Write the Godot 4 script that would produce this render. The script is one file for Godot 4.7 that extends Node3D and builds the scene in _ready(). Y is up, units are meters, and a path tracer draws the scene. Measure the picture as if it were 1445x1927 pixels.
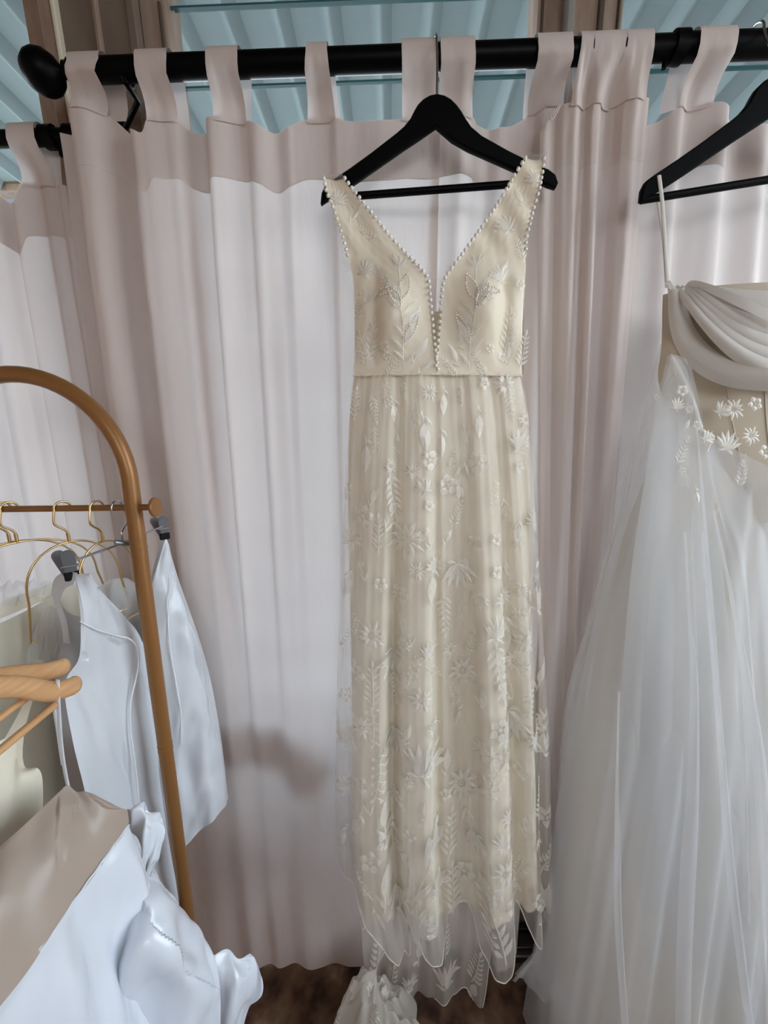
extends Node3D
# A bridal fitting room: tab-top curtains on black rods in front of louvre windows, gowns on hangers, an arched clothes rack.
# World: metres, y up, floor at y = 0, the window wall runs along x, the viewer stands at z = 0 and looks towards -z.

const FPX := 720.0                       # focal length for the 1445 x 1927 frame
const EYE := Vector3(0, 1.66, 0)
const YAW := 1.3
const PITCH := -12.2
const ROLL := -1.0
const ROD_Z := -0.86
const CURT_Z := -0.885
const LROD_Z := -0.93

var cb: Basis
var M := {}
var rng := RandomNumberGenerator.new()
var used := {}
var nz := FastNoiseLite.new()

# ------------------------------------------------------------------ measuring
func ray(px: float, py: float) -> Vector3:
	return cb * Vector3((px - 722.5) / FPX, (963.5 - py) / FPX, -1.0)

func at(px: float, py: float, z: float) -> Vector3:      # where that sight line meets the plane z
	var r := ray(px, py)
	return EYE + r * ((z - EYE.z) / r.z)

func sm(a: float, b: float, x: float) -> float:
	var t := clampf((x - a) / (b - a), 0.0, 1.0)
	return t * t * (3.0 - 2.0 * t)

func cv(p: Array, x: float) -> float:                    # smooth curve through [x, y] pairs
	var n := p.size()
	if x <= p[0][0]: return p[0][1]
	if x >= p[n - 1][0]: return p[n - 1][1]
	var i := 0
	while x > p[i + 1][0]: i += 1
	var x0: float = p[i][0]
	var x1: float = p[i + 1][0]
	var y0: float = p[i][1]
	var y1: float = p[i + 1][1]
	var m0 := 0.0
	var m1 := 0.0
	if i > 0: m0 = (y1 - p[i - 1][1]) / (x1 - p[i - 1][0])
	else: m0 = (y1 - y0) / (x1 - x0)
	if i + 2 < n: m1 = (p[i + 2][1] - y0) / (p[i + 2][0] - x0)
	else: m1 = (y1 - y0) / (x1 - x0)
	var h := x1 - x0
	var t := (x - x0) / h
	var t2 := t * t
	var t3 := t2 * t
	return (2 * t3 - 3 * t2 + 1) * y0 + (t3 - 2 * t2 + t) * h * m0 + (-2 * t3 + 3 * t2) * y1 + (t3 - t2) * h * m1

func cr3(p: Array, t: float) -> Vector3:                 # Catmull-Rom through evenly spaced points
	var n := p.size() - 1
	var f := clampf(t, 0.0, 1.0) * n
	var i := mini(int(f), n - 1)
	var a: Vector3 = p[i]
	var b: Vector3 = p[i + 1]
	var pa: Vector3 = p[i - 1] if i > 0 else a * 2.0 - b
	var pb: Vector3 = p[i + 2] if i + 2 <= n else b * 2.0 - a
	return a.cubic_interpolate(b, pa, pb, f - i)

func path(p: Array, n: int) -> Array:
	var o := []
	for i in n + 1: o.append(cr3(p, float(i) / n))
	return o

# ------------------------------------------------------------------ meshes
func sheet(nu: int, nv: int, f: Callable) -> ArrayMesh:
	var v := PackedVector3Array()
	var uv := PackedVector2Array()
	var nm := PackedVector3Array()
	var ix := PackedInt32Array()
	v.resize((nu + 1) * (nv + 1)); uv.resize(v.size()); nm.resize(v.size())
	for j in nv + 1:
		for i in nu + 1:
			var u := float(i) / nu
			var w := float(j) / nv
			v[j * (nu + 1) + i] = f.call(u, w)
			uv[j * (nu + 1) + i] = Vector2(u, w)
	for j in nv:
		for i in nu:
			var a := j * (nu + 1) + i
			var b := a + 1
			var c := a + nu + 1
			var d := c + 1
			ix.append_array([a, b, c, b, d, c])
			var n1 := (v[c] - v[a]).cross(v[b] - v[a])
			var n2 := (v[c] - v[b]).cross(v[d] - v[b])
			nm[a] += n1; nm[b] += n1 + n2; nm[c] += n1 + n2; nm[d] += n2
	for i in nm.size(): nm[i] = nm[i].normalized()
	var ar := []
	ar.resize(Mesh.ARRAY_MAX)
	ar[Mesh.ARRAY_VERTEX] = v; ar[Mesh.ARRAY_NORMAL] = nm; ar[Mesh.ARRAY_TEX_UV] = uv; ar[Mesh.ARRAY_INDEX] = ix
	var m := ArrayMesh.new()
	m.add_surface_from_arrays(Mesh.PRIMITIVE_TRIANGLES, ar)
	return m

func net_sheet(net: Array, nu: int, nv: int, disp = null) -> ArrayMesh:   # net: columns of Vector3, each from top to bottom
	var rows := []
	for j in nv + 1:
		var r := []
		for c in net: r.append(cr3(c, float(j) / nv))
		rows.append(r)
	return sheet(nu, nv, func(u: float, w: float):
		var p := cr3(rows[int(round(w * nv))], u)
		if disp != null: p += disp.call(u, w)
		return p)

func wr(p: Vector3, size: float, seed_: float) -> float:    # soft irregular wrinkles, -1 .. 1
	var q := p / size
	return nz.get_noise_3d(q.x + seed_, q.y, q.z) + 0.45 * nz.get_noise_3d(q.x * 2.3, q.y * 2.3 + seed_, q.z * 2.3)

func crumple(net: Array, nu: int, nv: int, amp: float, size: float, along_: Vector3, seed_: float, disp = null) -> ArrayMesh:   # a net sheet with wrinkles drawn out along one direction
	var rows := []
	for j in nv + 1:
		var r := []
		for c in net: r.append(cr3(c, float(j) / nv))
		rows.append(r)
	var d := along_.normalized()
	return sheet(nu, nv, func(u: float, w: float):
		var p := cr3(rows[int(round(w * nv))], u)
		if disp != null: p += disp.call(u, w)
		var t := (cr3(rows[int(round(w * nv))], minf(u + 0.02, 1.0)) - cr3(rows[int(round(w * nv))], maxf(u - 0.02, 0.0)))
		var b := cr3(rows[mini(int(round(w * nv)) + 1, nv)], u) - cr3(rows[maxi(int(round(w * nv)) - 1, 0)], u)
		var n := t.cross(b).normalized()
		if n.z < 0: n = -n
		var q := p - d * p.dot(d) * 0.72
		return p + n * wr(q, size, seed_) * amp * sm(0.0, 0.06, u) * sm(0.0, 0.05, 1.0 - u) * sm(0.0, 0.04, w))

func pxnet(cols: Array) -> Array:                        # columns of [px, py, z]
	var o := []
	for c in cols:
		var k := []
		for p in c: k.append(at(p[0], p[1], p[2]))
		o.append(k)
	return o

func begin() -> SurfaceTool:
	var st := SurfaceTool.new()
	st.begin(Mesh.PRIMITIVE_TRIANGLES)
	return st

func tri(st: SurfaceTool, a: Vector3, b: Vector3, c: Vector3) -> void:
	st.add_vertex(a); st.add_vertex(b); st.add_vertex(c)

func quad(st: SurfaceTool, a: Vector3, b: Vector3, c: Vector3, d: Vector3) -> void:
	tri(st, a, b, c); tri(st, a, c, d)

func bx(st: SurfaceTool, lo: Vector3, hi: Vector3, bev := 0.0) -> void:   # box with chamfered edges
	var b := minf(bev, 0.45 * minf(hi.x - lo.x, minf(hi.y - lo.y, hi.z - lo.z)))
	var c := (lo + hi) * 0.5
	var h := (hi - lo) * 0.5
	st.set_smooth_group(-1)
	for ax in 3:
		for s in [-1.0, 1.0]:
			var o := Vector3.ZERO; o[ax] = s * h[ax]
			var e1 := Vector3.ZERO; e1[(ax + 1) % 3] = h[(ax + 1) % 3] - b
			var e2 := Vector3.ZERO; e2[(ax + 2) % 3] = h[(ax + 2) % 3] - b
			var q := [c + o - e1 - e2, c + o + e1 - e2, c + o + e1 + e2, c + o - e1 + e2]
			if s > 0: q.reverse()
			quad(st, q[0], q[1], q[2], q[3])
	if b <= 0.0: return
	for ax in 3:
		var p := (ax + 1) % 3
		var r := (ax + 2) % 3
		for s1 in [-1.0, 1.0]:
			for s2 in [-1.0, 1.0]:
				var e := Vector3.ZERO; e[ax] = h[ax] - b
				var q1 := Vector3.ZERO; q1[p] = s1 * h[p]; q1[r] = s2 * (h[r] - b)
				var q2 := Vector3.ZERO; q2[p] = s1 * (h[p] - b); q2[r] = s2 * h[r]
				var qq := [c + q1 - e, c + q1 + e, c + q2 + e, c + q2 - e]
				if s1 * s2 < 0: qq.reverse()
				quad(st, qq[0], qq[1], qq[2], qq[3])
	for sx in [-1.0, 1.0]:
		for sy in [-1.0, 1.0]:
			for sz in [-1.0, 1.0]:
				var a := c + Vector3(sx * h.x, sy * (h.y - b), sz * (h.z - b))
				var d := c + Vector3(sx * (h.x - b), sy * h.y, sz * (h.z - b))
				var e := c + Vector3(sx * (h.x - b), sy * (h.y - b), sz * h.z)
				if sx * sy * sz > 0: tri(st, a, e, d)
				else: tri(st, a, d, e)

func box_mesh(lo: Vector3, hi: Vector3, bev := 0.0) -> ArrayMesh:
	var st := begin(); bx(st, lo, hi, bev); st.generate_normals(); return st.commit()

func tube(pts: Array, r: float, seg := 10, flat := 1.0, closed := false) -> ArrayMesh:
	var n := pts.size()
	var up := Vector3.ZERO
	var rings := []
	for i in n:
		var d: Vector3 = (pts[mini(i + 1, n - 1)] - pts[maxi(i - 1, 0)]).normalized()
		if closed: d = (pts[(i + 1) % n] - pts[(i - 1 + n) % n]).normalized()
		if up == Vector3.ZERO: up = Vector3.UP if absf(d.y) < 0.9 else Vector3.RIGHT
		up = (up - d * up.dot(d)).normalized()
		var sd := d.cross(up)
		var ring := []
		for k in seg:
			var a := TAU * k / seg
			ring.append(pts[i] + (up * cos(a) + sd * sin(a) * flat) * r)
		rings.append(ring)
	var st := begin()
	st.set_smooth_group(0)
	var last := n if closed else n - 1
	for i in last:
		var A: Array = rings[i]
		var B: Array = rings[(i + 1) % n]
		for k in seg:
			var l := (k + 1) % seg
			quad(st, A[k], B[k], B[l], A[l])
	if not closed:
		st.set_smooth_group(-1)
		for k in seg:
			var l := (k + 1) % seg
			tri(st, pts[0], rings[0][k], rings[0][l])
			tri(st, pts[n - 1], rings[n - 1][l], rings[n - 1][k])
	st.generate_normals()
	return st.commit()

func lathe(prof: Array, seg := 28) -> ArrayMesh:         # [radius, y] pairs turned round the y axis
	var n := prof.size()
	return sheet(seg, n - 1, func(u: float, w: float):
		var q = prof[int(round(w * (n - 1)))]
		return Vector3(cos(u * TAU) * q[0], q[1], sin(u * TAU) * q[0]))

func slab(pts: Array, thick: float, bev: float) -> ArrayMesh:   # an outline in a z plane given depth and a bevelled edge
	var n := pts.size()
	var poly := PackedVector2Array()
	for p in pts: poly.append(Vector2(p.x, p.y))
	var z: float = pts[0].z
	var cw := Geometry2D.is_polygon_clockwise(poly)
	var ins := PackedVector2Array()
	for i in n:
		var t := (poly[(i + 1) % n] - poly[(i - 1 + n) % n]).normalized()
		var nn := Vector2(t.y, -t.x) if cw else Vector2(-t.y, t.x)
		ins.append(poly[i] + nn * bev)
	var idx := Geometry2D.triangulate_polygon(ins)
	var st := begin()
	st.set_smooth_group(-1)
	var zf := z + thick * 0.5
	var zb := z - thick * 0.5
	for k in range(0, idx.size(), 3):
		var a := ins[idx[k]]; var b := ins[idx[k + 1]]; var c := ins[idx[k + 2]]
		if (b - a).cross(c - a) > 0:
			var s := b; b = c; c = s
		tri(st, Vector3(a.x, a.y, zf), Vector3(b.x, b.y, zf), Vector3(c.x, c.y, zf))
		tri(st, Vector3(a.x, a.y, zb), Vector3(c.x, c.y, zb), Vector3(b.x, b.y, zb))
	st.set_smooth_group(0)
	for i in n:
		var j := (i + 1) % n
		var L := [[ins, zf], [poly, zf - bev], [poly, zb + bev], [ins, zb]]
		for k in 3:
			var P: PackedVector2Array = L[k][0]
			var Q: PackedVector2Array = L[k + 1][0]
			var a := Vector3(P[i].x, P[i].y, L[k][1]); var b := Vector3(P[j].x, P[j].y, L[k][1])
			var c := Vector3(Q[j].x, Q[j].y, L[k + 1][1]); var d := Vector3(Q[i].x, Q[i].y, L[k + 1][1])
			if cw: quad(st, a, d, c, b)
			else: quad(st, a, b, c, d)
	st.generate_normals()
	return st.commit()

# ------------------------------------------------------------------ nodes
func numbered(called: String) -> String:
	if not used.has(called):
		used[called] = 0
		return called
	used[called] += 1
	return "%s_%03d" % [called, used[called]]

func part(parent: Node3D, called: String, mesh: Mesh, mat: Material, label := "", kind := "") -> MeshInstance3D:
	var o := MeshInstance3D.new()
	o.name = called
	o.mesh = mesh
	o.material_override = mat
	parent.add_child(o, true)
	if label: o.set_meta("label", label)
	if kind: o.set_meta("kind", kind)
	return o

func thing(called: String, label: String, category: String, group := "") -> Node3D:
	var o := Node3D.new()
	o.name = numbered(called)
	add_child(o, true)
	o.set_meta("label", label); o.set_meta("category", category)
	if group: o.set_meta("group", group)
	return o

func struct(called: String, mesh: Mesh, mat: Material, label := "", category := "") -> MeshInstance3D:
	var o := part(self, called, mesh, mat)
	o.set_meta("kind", "structure")
	if label: o.set_meta("label", label)
	if category: o.set_meta("category", category)
	return o

# ------------------------------------------------------------------ materials
func mat(called: String, c: Color, rough := 0.8, spec := 0.5, metal := 0.0) -> StandardMaterial3D:
	var m := StandardMaterial3D.new()
	m.resource_name = called
	m.albedo_color = c; m.roughness = rough; m.metallic_specular = spec; m.metallic = metal
	m.cull_mode = BaseMaterial3D.CULL_DISABLED
	M[called] = m
	return m

func cloth(called: String, c: Color, rough: float, back: float, alpha := 1.0, sheen := 0.0, spec := 0.5) -> StandardMaterial3D:
	var m := mat(called, c, rough, spec)
	if back > 0:
		m.backlight_enabled = true
		m.backlight = Color(back, back, back)
	if alpha < 1.0:
		m.transparency = BaseMaterial3D.TRANSPARENCY_ALPHA
		m.albedo_color.a = alpha
	if sheen > 0:
		m.rim_enabled = true; m.rim = sheen; m.rim_tint = 0.3
	return m

func noise_tex(freq: float, seed_: int, colors: Array, octaves := 4, size := 512, kind := FastNoiseLite.TYPE_SIMPLEX) -> NoiseTexture2D:
	var n := FastNoiseLite.new()
	n.noise_type = kind
	n.frequency = freq; n.seed = seed_; n.fractal_octaves = octaves
	var t := NoiseTexture2D.new()
	t.width = size; t.height = size; t.seamless = true; t.noise = n
	if colors:
		var g := Gradient.new()
		g.offsets = PackedFloat32Array(range(colors.size()).map(func(i): return float(i) / (colors.size() - 1)))
		g.colors = PackedColorArray(colors)
		t.color_ramp = g
	return t

func weave() -> ImageTexture:                            # threads over and under, for fine relief
	var im := Image.create(64, 64, false, Image.FORMAT_L8)
	for y in 64:
		for x in 64:
			var a := absf(sin(x * PI / 4.0)) if ((x / 4 + y / 4) % 2 == 0) else absf(sin(y * PI / 4.0))
			im.set_pixel(x, y, Color(a, a, a))
	return ImageTexture.create_from_image(im)

func materials() -> void:
	var cur := cloth("curtain_cotton", Color(0.87, 0.805, 0.77), 0.75, 0.62, 1.0, 0.25, 0.35)
	cur.heightmap_enabled = true; cur.heightmap_texture = noise_tex(0.02, 3, [Color.BLACK, Color.WHITE], 3, 256)
	cur.heightmap_scale = 0.12; cur.uv1_triplanar = true; cur.uv1_world_triplanar = true; cur.uv1_scale = Vector3(4, 1.2, 4)
	cloth("seam_thread", Color(0.86, 0.82, 0.79), 0.8, 0.4)
	mat("black_metal", Color(0.012, 0.012, 0.014), 0.42, 0.22)
	mat("black_wood", Color(0.012, 0.011, 0.012), 0.5, 0.2)
	mat("chrome", Color(0.75, 0.76, 0.78), 0.18, 0.5, 1.0)
	mat("gold_wire", Color(0.86, 0.74, 0.52), 0.28, 0.5, 1.0)
	mat("rack_gold", Color(0.58, 0.40, 0.22), 0.38, 0.5, 0.3)
	mat("grip_black", Color(0.03, 0.03, 0.035), 0.6, 0.4)
	mat("clip_steel", Color(0.55, 0.56, 0.58), 0.35, 0.5, 0.7)
	mat("beech", Color(0.84, 0.67, 0.49), 0.5, 0.4)
	M.beech.albedo_texture = noise_tex(0.012, 8, [Color(0.92, 0.86, 0.8), Color(1, 1, 1)], 3, 256)
	M.beech.uv1_triplanar = true; M.beech.uv1_scale = Vector3(30, 30, 3)
	cloth("lining", Color(0.98, 0.935, 0.855), 0.5, 0.5, 1.0, 0.2, 0.4)
	cloth("bodice_satin", Color(0.98, 0.925, 0.83), 0.42, 0.35, 1.0, 0.15, 0.5)
	cloth("lace_net", Color(0.96, 0.93, 0.87), 0.55, 0.8, 0.28, 0.2, 0.3)
	cloth("lace_train", Color(0.96, 0.93, 0.87), 0.55, 0.8, 0.42, 0.2, 0.3)
	cloth("illusion_net", Color(0.92, 0.90, 0.87), 0.6, 0.8, 0.10, 0.0, 0.3)
	cloth("embroidery", Color(0.98, 0.955, 0.905), 0.28, 0.6, 0.68, 0.2, 0.6)
	mat("pearl", Color(0.95, 0.92, 0.87), 0.25, 0.6)
	cloth("satin_white", Color(0.86, 0.87, 0.885), 0.30, 0.2, 1.0, 0.15, 0.55)
	cloth("satin_train", Color(0.86, 0.875, 0.90), 0.26, 0.2, 1.0, 0.15, 0.6)
	cloth("satin_shaded", Color(0.66, 0.595, 0.54), 0.42, 0.15, 1.0, 0.15, 0.5)  # white satin with the brown shade of the room put into its colour
	cloth("cream_crepe", Color(0.88, 0.85, 0.77), 0.6, 0.2, 1.0, 0.2, 0.4)
	cloth("cowl_chiffon", Color(0.86, 0.83, 0.79), 0.6, 0.3, 1.0, 0.2, 0.4)
	cloth("corset_nude", Color(0.80, 0.74, 0.65), 0.65, 0.2, 1.0, 0.1, 0.4)
	cloth("gown_lining", Color(0.88, 0.83, 0.76), 0.6, 0.35, 1.0, 0.1, 0.4)
	cloth("tulle", Color(0.95, 0.96, 0.97), 0.6, 0.8, 0.30, 0.1, 0.3)
	cloth("tulle_fold", Color(0.95, 0.96, 0.97), 0.6, 0.8, 0.36, 0.1, 0.3)
	cloth("piping", Color(0.95, 0.955, 0.96), 0.4, 0.1, 1.0, 0.1, 0.5)
	mat("print_black", Color(0.04, 0.04, 0.045), 0.7)
	# setting
	var w := mat("wall_panel", Color(0.50, 0.445, 0.395), 0.7)
	w.albedo_texture = noise_tex(0.01, 11, [Color(0.86, 0.84, 0.82), Color(1, 1, 1)], 4)
	w.uv1_triplanar = true; w.uv1_world_triplanar = true; w.uv1_scale = Vector3(1.5, 0.5, 1.5)
	mat("room_paint", Color(0.86, 0.74, 0.66), 0.8)
	var pp := mat("post_paint", Color(0.66, 0.575, 0.515), 0.65)
	pp.albedo_texture = noise_tex(0.015, 12, [Color(0.82, 0.79, 0.76), Color(1, 1, 1)], 4)
	pp.uv1_triplanar = true; pp.uv1_world_triplanar = true; pp.uv1_scale = Vector3(3, 0.7, 3)
	mat("cream_paint", Color(0.86, 0.83, 0.74), 0.6)
	mat("grey_paint", Color(0.56, 0.55, 0.54), 0.6)
	mat("dark_frame", Color(0.30, 0.26, 0.22), 0.6)
	mat("ceiling_wood", Color(0.46, 0.36, 0.28), 0.7)
	var fl := mat("floor_rug", Color(1, 1, 1), 0.9, 0.3)
	fl.albedo_texture = noise_tex(0.008, 21, [Color(0.19, 0.13, 0.10), Color(0.34, 0.25, 0.19), Color(0.43, 0.335, 0.26), Color(0.62, 0.53, 0.44)], 5)
	fl.heightmap_enabled = true; fl.heightmap_texture = noise_tex(0.05, 22, [Color.BLACK, Color.WHITE], 3, 256); fl.heightmap_scale = 0.4
	fl.uv1_triplanar = true; fl.uv1_world_triplanar = true; fl.uv1_scale = Vector3(1.6, 1.6, 1.6)
	mat("track", Color(0.20, 0.16, 0.14), 0.35, 0.5, 0.3)
	mat("roof_sheet", Color(0.58, 0.655, 0.67), 0.55)
	mat("gutter_blue", Color(0.06, 0.08, 0.16), 0.5)
	mat("slat_grey", Color(0.60, 0.67, 0.70), 0.6)
	mat("patio_stone", Color(0.62, 0.62, 0.60), 0.9)
	M.patio_stone.albedo_texture = noise_tex(0.02, 31, [Color(0.8, 0.8, 0.8), Color(1, 1, 1)], 4, 256)
	M.patio_stone.uv1_triplanar = true; M.patio_stone.uv1_world_triplanar = true
	mat("added_ground_dark", Color(0.22, 0.17, 0.13), 0.95)  # dark filling of the added ground strip and light block
	mat("added_block_dark", Color(0.28, 0.22, 0.20), 0.85)  # dark faces of the wall and block added to hold back light
	mat("chair_wood", Color(0.22, 0.13, 0.08), 0.5)
	var g := mat("glass", Color(0.85, 0.95, 0.95, 0.06), 0.03, 0.5)
	g.transparency = BaseMaterial3D.TRANSPARENCY_ALPHA
	mat("glass_edge", Color(0.22, 0.40, 0.42), 0.2, 0.5)

# ================================================================== build
func _ready() -> void:
	rng.seed = 7
	nz.seed = 5; nz.frequency = 1.0; nz.noise_type = FastNoiseLite.TYPE_SIMPLEX_SMOOTH; nz.fractal_type = FastNoiseLite.FRACTAL_NONE
	cb = Basis(Vector3.UP, deg_to_rad(YAW)) * Basis(Vector3.RIGHT, deg_to_rad(PITCH)) * Basis(Vector3.BACK, deg_to_rad(ROLL))
	var cam := Camera3D.new()
	cam.name = "camera"
	cam.fov = rad_to_deg(2.0 * atan(963.5 / FPX))
	cam.near = 0.02
	add_child(cam)
	cam.transform = Transform3D(cb, EYE)
	cam.current = true
	var we := WorldEnvironment.new()
	we.name = "environment"
	var env := Environment.new()
	env.background_mode = Environment.BG_SKY
	var sky := Sky.new()
	var sm_ := ProceduralSkyMaterial.new()
	sm_.sky_top_color = Color(0.82, 0.88, 0.94)
	sm_.sky_horizon_color = Color(0.90, 0.95, 0.99)
	sm_.ground_bottom_color = Color(0.55, 0.55, 0.53)
	sm_.ground_horizon_color = Color(0.80, 0.83, 0.84)
	sm_.sky_energy_multiplier = 1.0
	sky.sky_material = sm_
	env.sky = sky
	env.tonemap_mode = Environment.TONE_MAPPER_LINEAR
	env.tonemap_exposure = 3.15
	env.background_energy_multiplier = 3.3
	env.sdfgi_enabled = true; env.ssao_enabled = true; env.ssil_enabled = true
	we.environment = env
	add_child(we)
	materials()
	room()
	outdoors()
	rods()
	curtains()
	lace_gown()
	cowl_gown()
	rack()
	rack_gowns()
	front_rail()

# ------------------------------------------------------------------ the room
func room() -> void:
	var W := -0.99      # inner face of the window wall
	struct("floor", box_mesh(Vector3(-2.0, -0.08, -1.10), Vector3(2.1, 0, 2.7)), M.floor_rug, "dark brown mottled floor under the gowns", "floor")
	struct("ceiling", box_mesh(Vector3(-2.0, 3.05, -1.10), Vector3(2.1, 3.15, 2.7)), M.ceiling_wood)
	struct("wall_left", box_mesh(Vector3(-2.0, 0, -1.10), Vector3(-1.9, 3.05, 2.7)), M.room_paint)
	var sb := begin()
	bx(sb, Vector3(-1.9, 0, 2.6), Vector3(2.0, 1.8, 2.7)); bx(sb, Vector3(-1.9, 2.90, 2.6), Vector3(2.0, 3.05, 2.7))
	bx(sb, Vector3(-1.9, 1.8, 2.6), Vector3(0.3, 2.90, 2.7)); bx(sb, Vector3(1.8, 1.8, 2.6), Vector3(2.0, 2.90, 2.7))
	sb.generate_normals()
	struct("wall_back", sb.commit(), M.room_paint)
	var wb := struct("window_5", box_mesh(Vector3(0.26, 1.76, 2.59), Vector3(1.84, 1.81, 2.71), 0.005), M.cream_paint)  # unseen back window, added for more light on the fronts
	part(wb, "head_rail", box_mesh(Vector3(0.26, 2.88, 2.59), Vector3(1.84, 2.94, 2.71), 0.005), M.cream_paint)
	for x in [0.28, 1.05, 1.82]:
		part(wb, "mullion", box_mesh(Vector3(x - 0.025, 1.81, 2.6), Vector3(x + 0.025, 2.88, 2.7), 0.004), M.cream_paint)
	for x in [[0.305, 1.025], [1.075, 1.795]]:
		part(wb, "pane", sheet(1, 1, func(u: float, v: float): return Vector3(lerpf(x[0], x[1], u), lerpf(1.81, 2.88, v), 2.65)), M.glass)
	# right wall with its broad daylight opening
	var st := begin()
	bx(st, Vector3(2.0, 0, -1.10), Vector3(2.1, 0.8, 2.7)); bx(st, Vector3(2.0, 2.85, -1.10), Vector3(2.1, 3.05, 2.7))
	bx(st, Vector3(2.0, 0.8, -1.10), Vector3(2.1, 2.85, -0.70)); bx(st, Vector3(2.0, 0.8, 0.6), Vector3(2.1, 2.85, 2.7))
	st.generate_normals()
	struct("wall_right", st.commit(), M.room_paint)
	var wr := struct("window_4", box_mesh(Vector3(1.99, 0.76, -0.74), Vector3(2.11, 0.81, 0.64), 0.005), M.cream_paint)
	part(wr, "head_rail", box_mesh(Vector3(1.99, 2.83, -0.74), Vector3(2.11, 2.89, 0.64), 0.005), M.cream_paint)
	for z in [-0.72, -0.05, 0.62]:
		part(wr, "mullion", box_mesh(Vector3(2.0, 0.81, z - 0.025), Vector3(2.1, 2.83, z + 0.025), 0.004), M.cream_paint)
	for z in [[-0.695, -0.075], [-0.025, 0.595]]:
		part(wr, "pane", sheet(1, 1, func(u: float, v: float): return Vector3(2.05, lerpf(0.81, 2.83, v), lerpf(z[0], z[1], u))), M.glass)
	# window wall: lintel, low wall, posts
	var PZ := -0.975     # the posts stand proud of the glass
	var xl0 := at(78, 0, PZ).x
	var xl1 := at(248, 0, PZ).x
	var xr0 := at(1070, 40, PZ).x
	var xr1 := at(1130, 40, PZ).x
	struct("wall_front", box_mesh(Vector3(-1.9, 2.96, W - 0.10), Vector3(2.0, 3.05, W)), M.wall_panel)
	struct("baseboard_front", box_mesh(Vector3(-1.9, 0.0, W - 0.10), Vector3(2.0, 0.20, W), 0.004), M.dark_frame)
	# left post: panel, batten, cream edge strip
	var p := struct("trim_1", box_mesh(Vector3(xl0, 0.0, W - 0.10), Vector3(xl1, 2.96, PZ), 0.003), M.wall_panel)
	part(p, "edge_strip", box_mesh(Vector3(xl0 - 0.004, 0.0, PZ - 0.1), Vector3(at(99, 0, PZ).x, 2.96, PZ + 0.010), 0.003), M.post_paint)
	part(p, "cream_bead", box_mesh(Vector3(at(100, 0, PZ).x, 0.0, PZ - 0.02), Vector3(at(109, 0, PZ).x, 2.96, PZ + 0.014), 0.003), M.cream_paint)
	part(p, "batten", box_mesh(Vector3(at(174, 0, PZ).x, 0.0, PZ - 0.02), Vector3(at(184, 0, PZ).x, 2.96, PZ + 0.010), 0.003), M.post_paint)
	part(p, "edge_board", box_mesh(Vector3(at(236, 0, PZ).x, 0.0, PZ - 0.02), Vector3(xl1 + 0.004, 2.96, PZ + 0.004), 0.002), M.wall_panel)
	var q := struct("trim_2", box_mesh(Vector3(xr0, 0.0, W - 0.10), Vector3(xr1, 2.96, PZ), 0.003), M.post_paint)
	part(q, "side_board", box_mesh(Vector3(at(1123, 40, PZ).x, 0.0, PZ - 0.05), Vector3(xr1 + 0.004, 2.96, PZ + 0.006), 0.002), M.dark_frame)
	part(q, "cover_strip", box_mesh(Vector3(xr0 - 0.006, 0.0, PZ - 0.03), Vector3(at(1077, 40, PZ).x, 2.96, PZ + 0.008), 0.002), M.grey_paint)
	# louvre windows between the posts
	window("window_1", -1.9, xl0 - 0.005, W, 0)
	window("window_2", xl1, xr0, W, 9)
	window("window_3", xr1, 2.0, W, 9)
	# low track along the window wall
	var t := struct("trim_3", box_mesh(Vector3(-1.9, 0.0, W), Vector3(2.0, 0.028, W + 0.10), 0.004), M.track)
	part(t, "rail_lip", box_mesh(Vector3(-1.9, 0.028, W + 0.03), Vector3(2.0, 0.045, W + 0.042), 0.002), M.track)
	part(t, "rail_lip", box_mesh(Vector3(-1.9, 0.028, W + 0.075), Vector3(2.0, 0.04, W + 0.085), 0.002), M.track)
	part(t, "eye_bolt", tube(path([at(601, 1852, W + 0.1), at(608, 1845, W + 0.1), at(612, 1852, W + 0.1), at(606, 1860, W + 0.1), at(601, 1852, W + 0.1)], 16), 0.003, 8), M.chrome)
	# the chair whose shade shows through the cloth
	chair()

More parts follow.
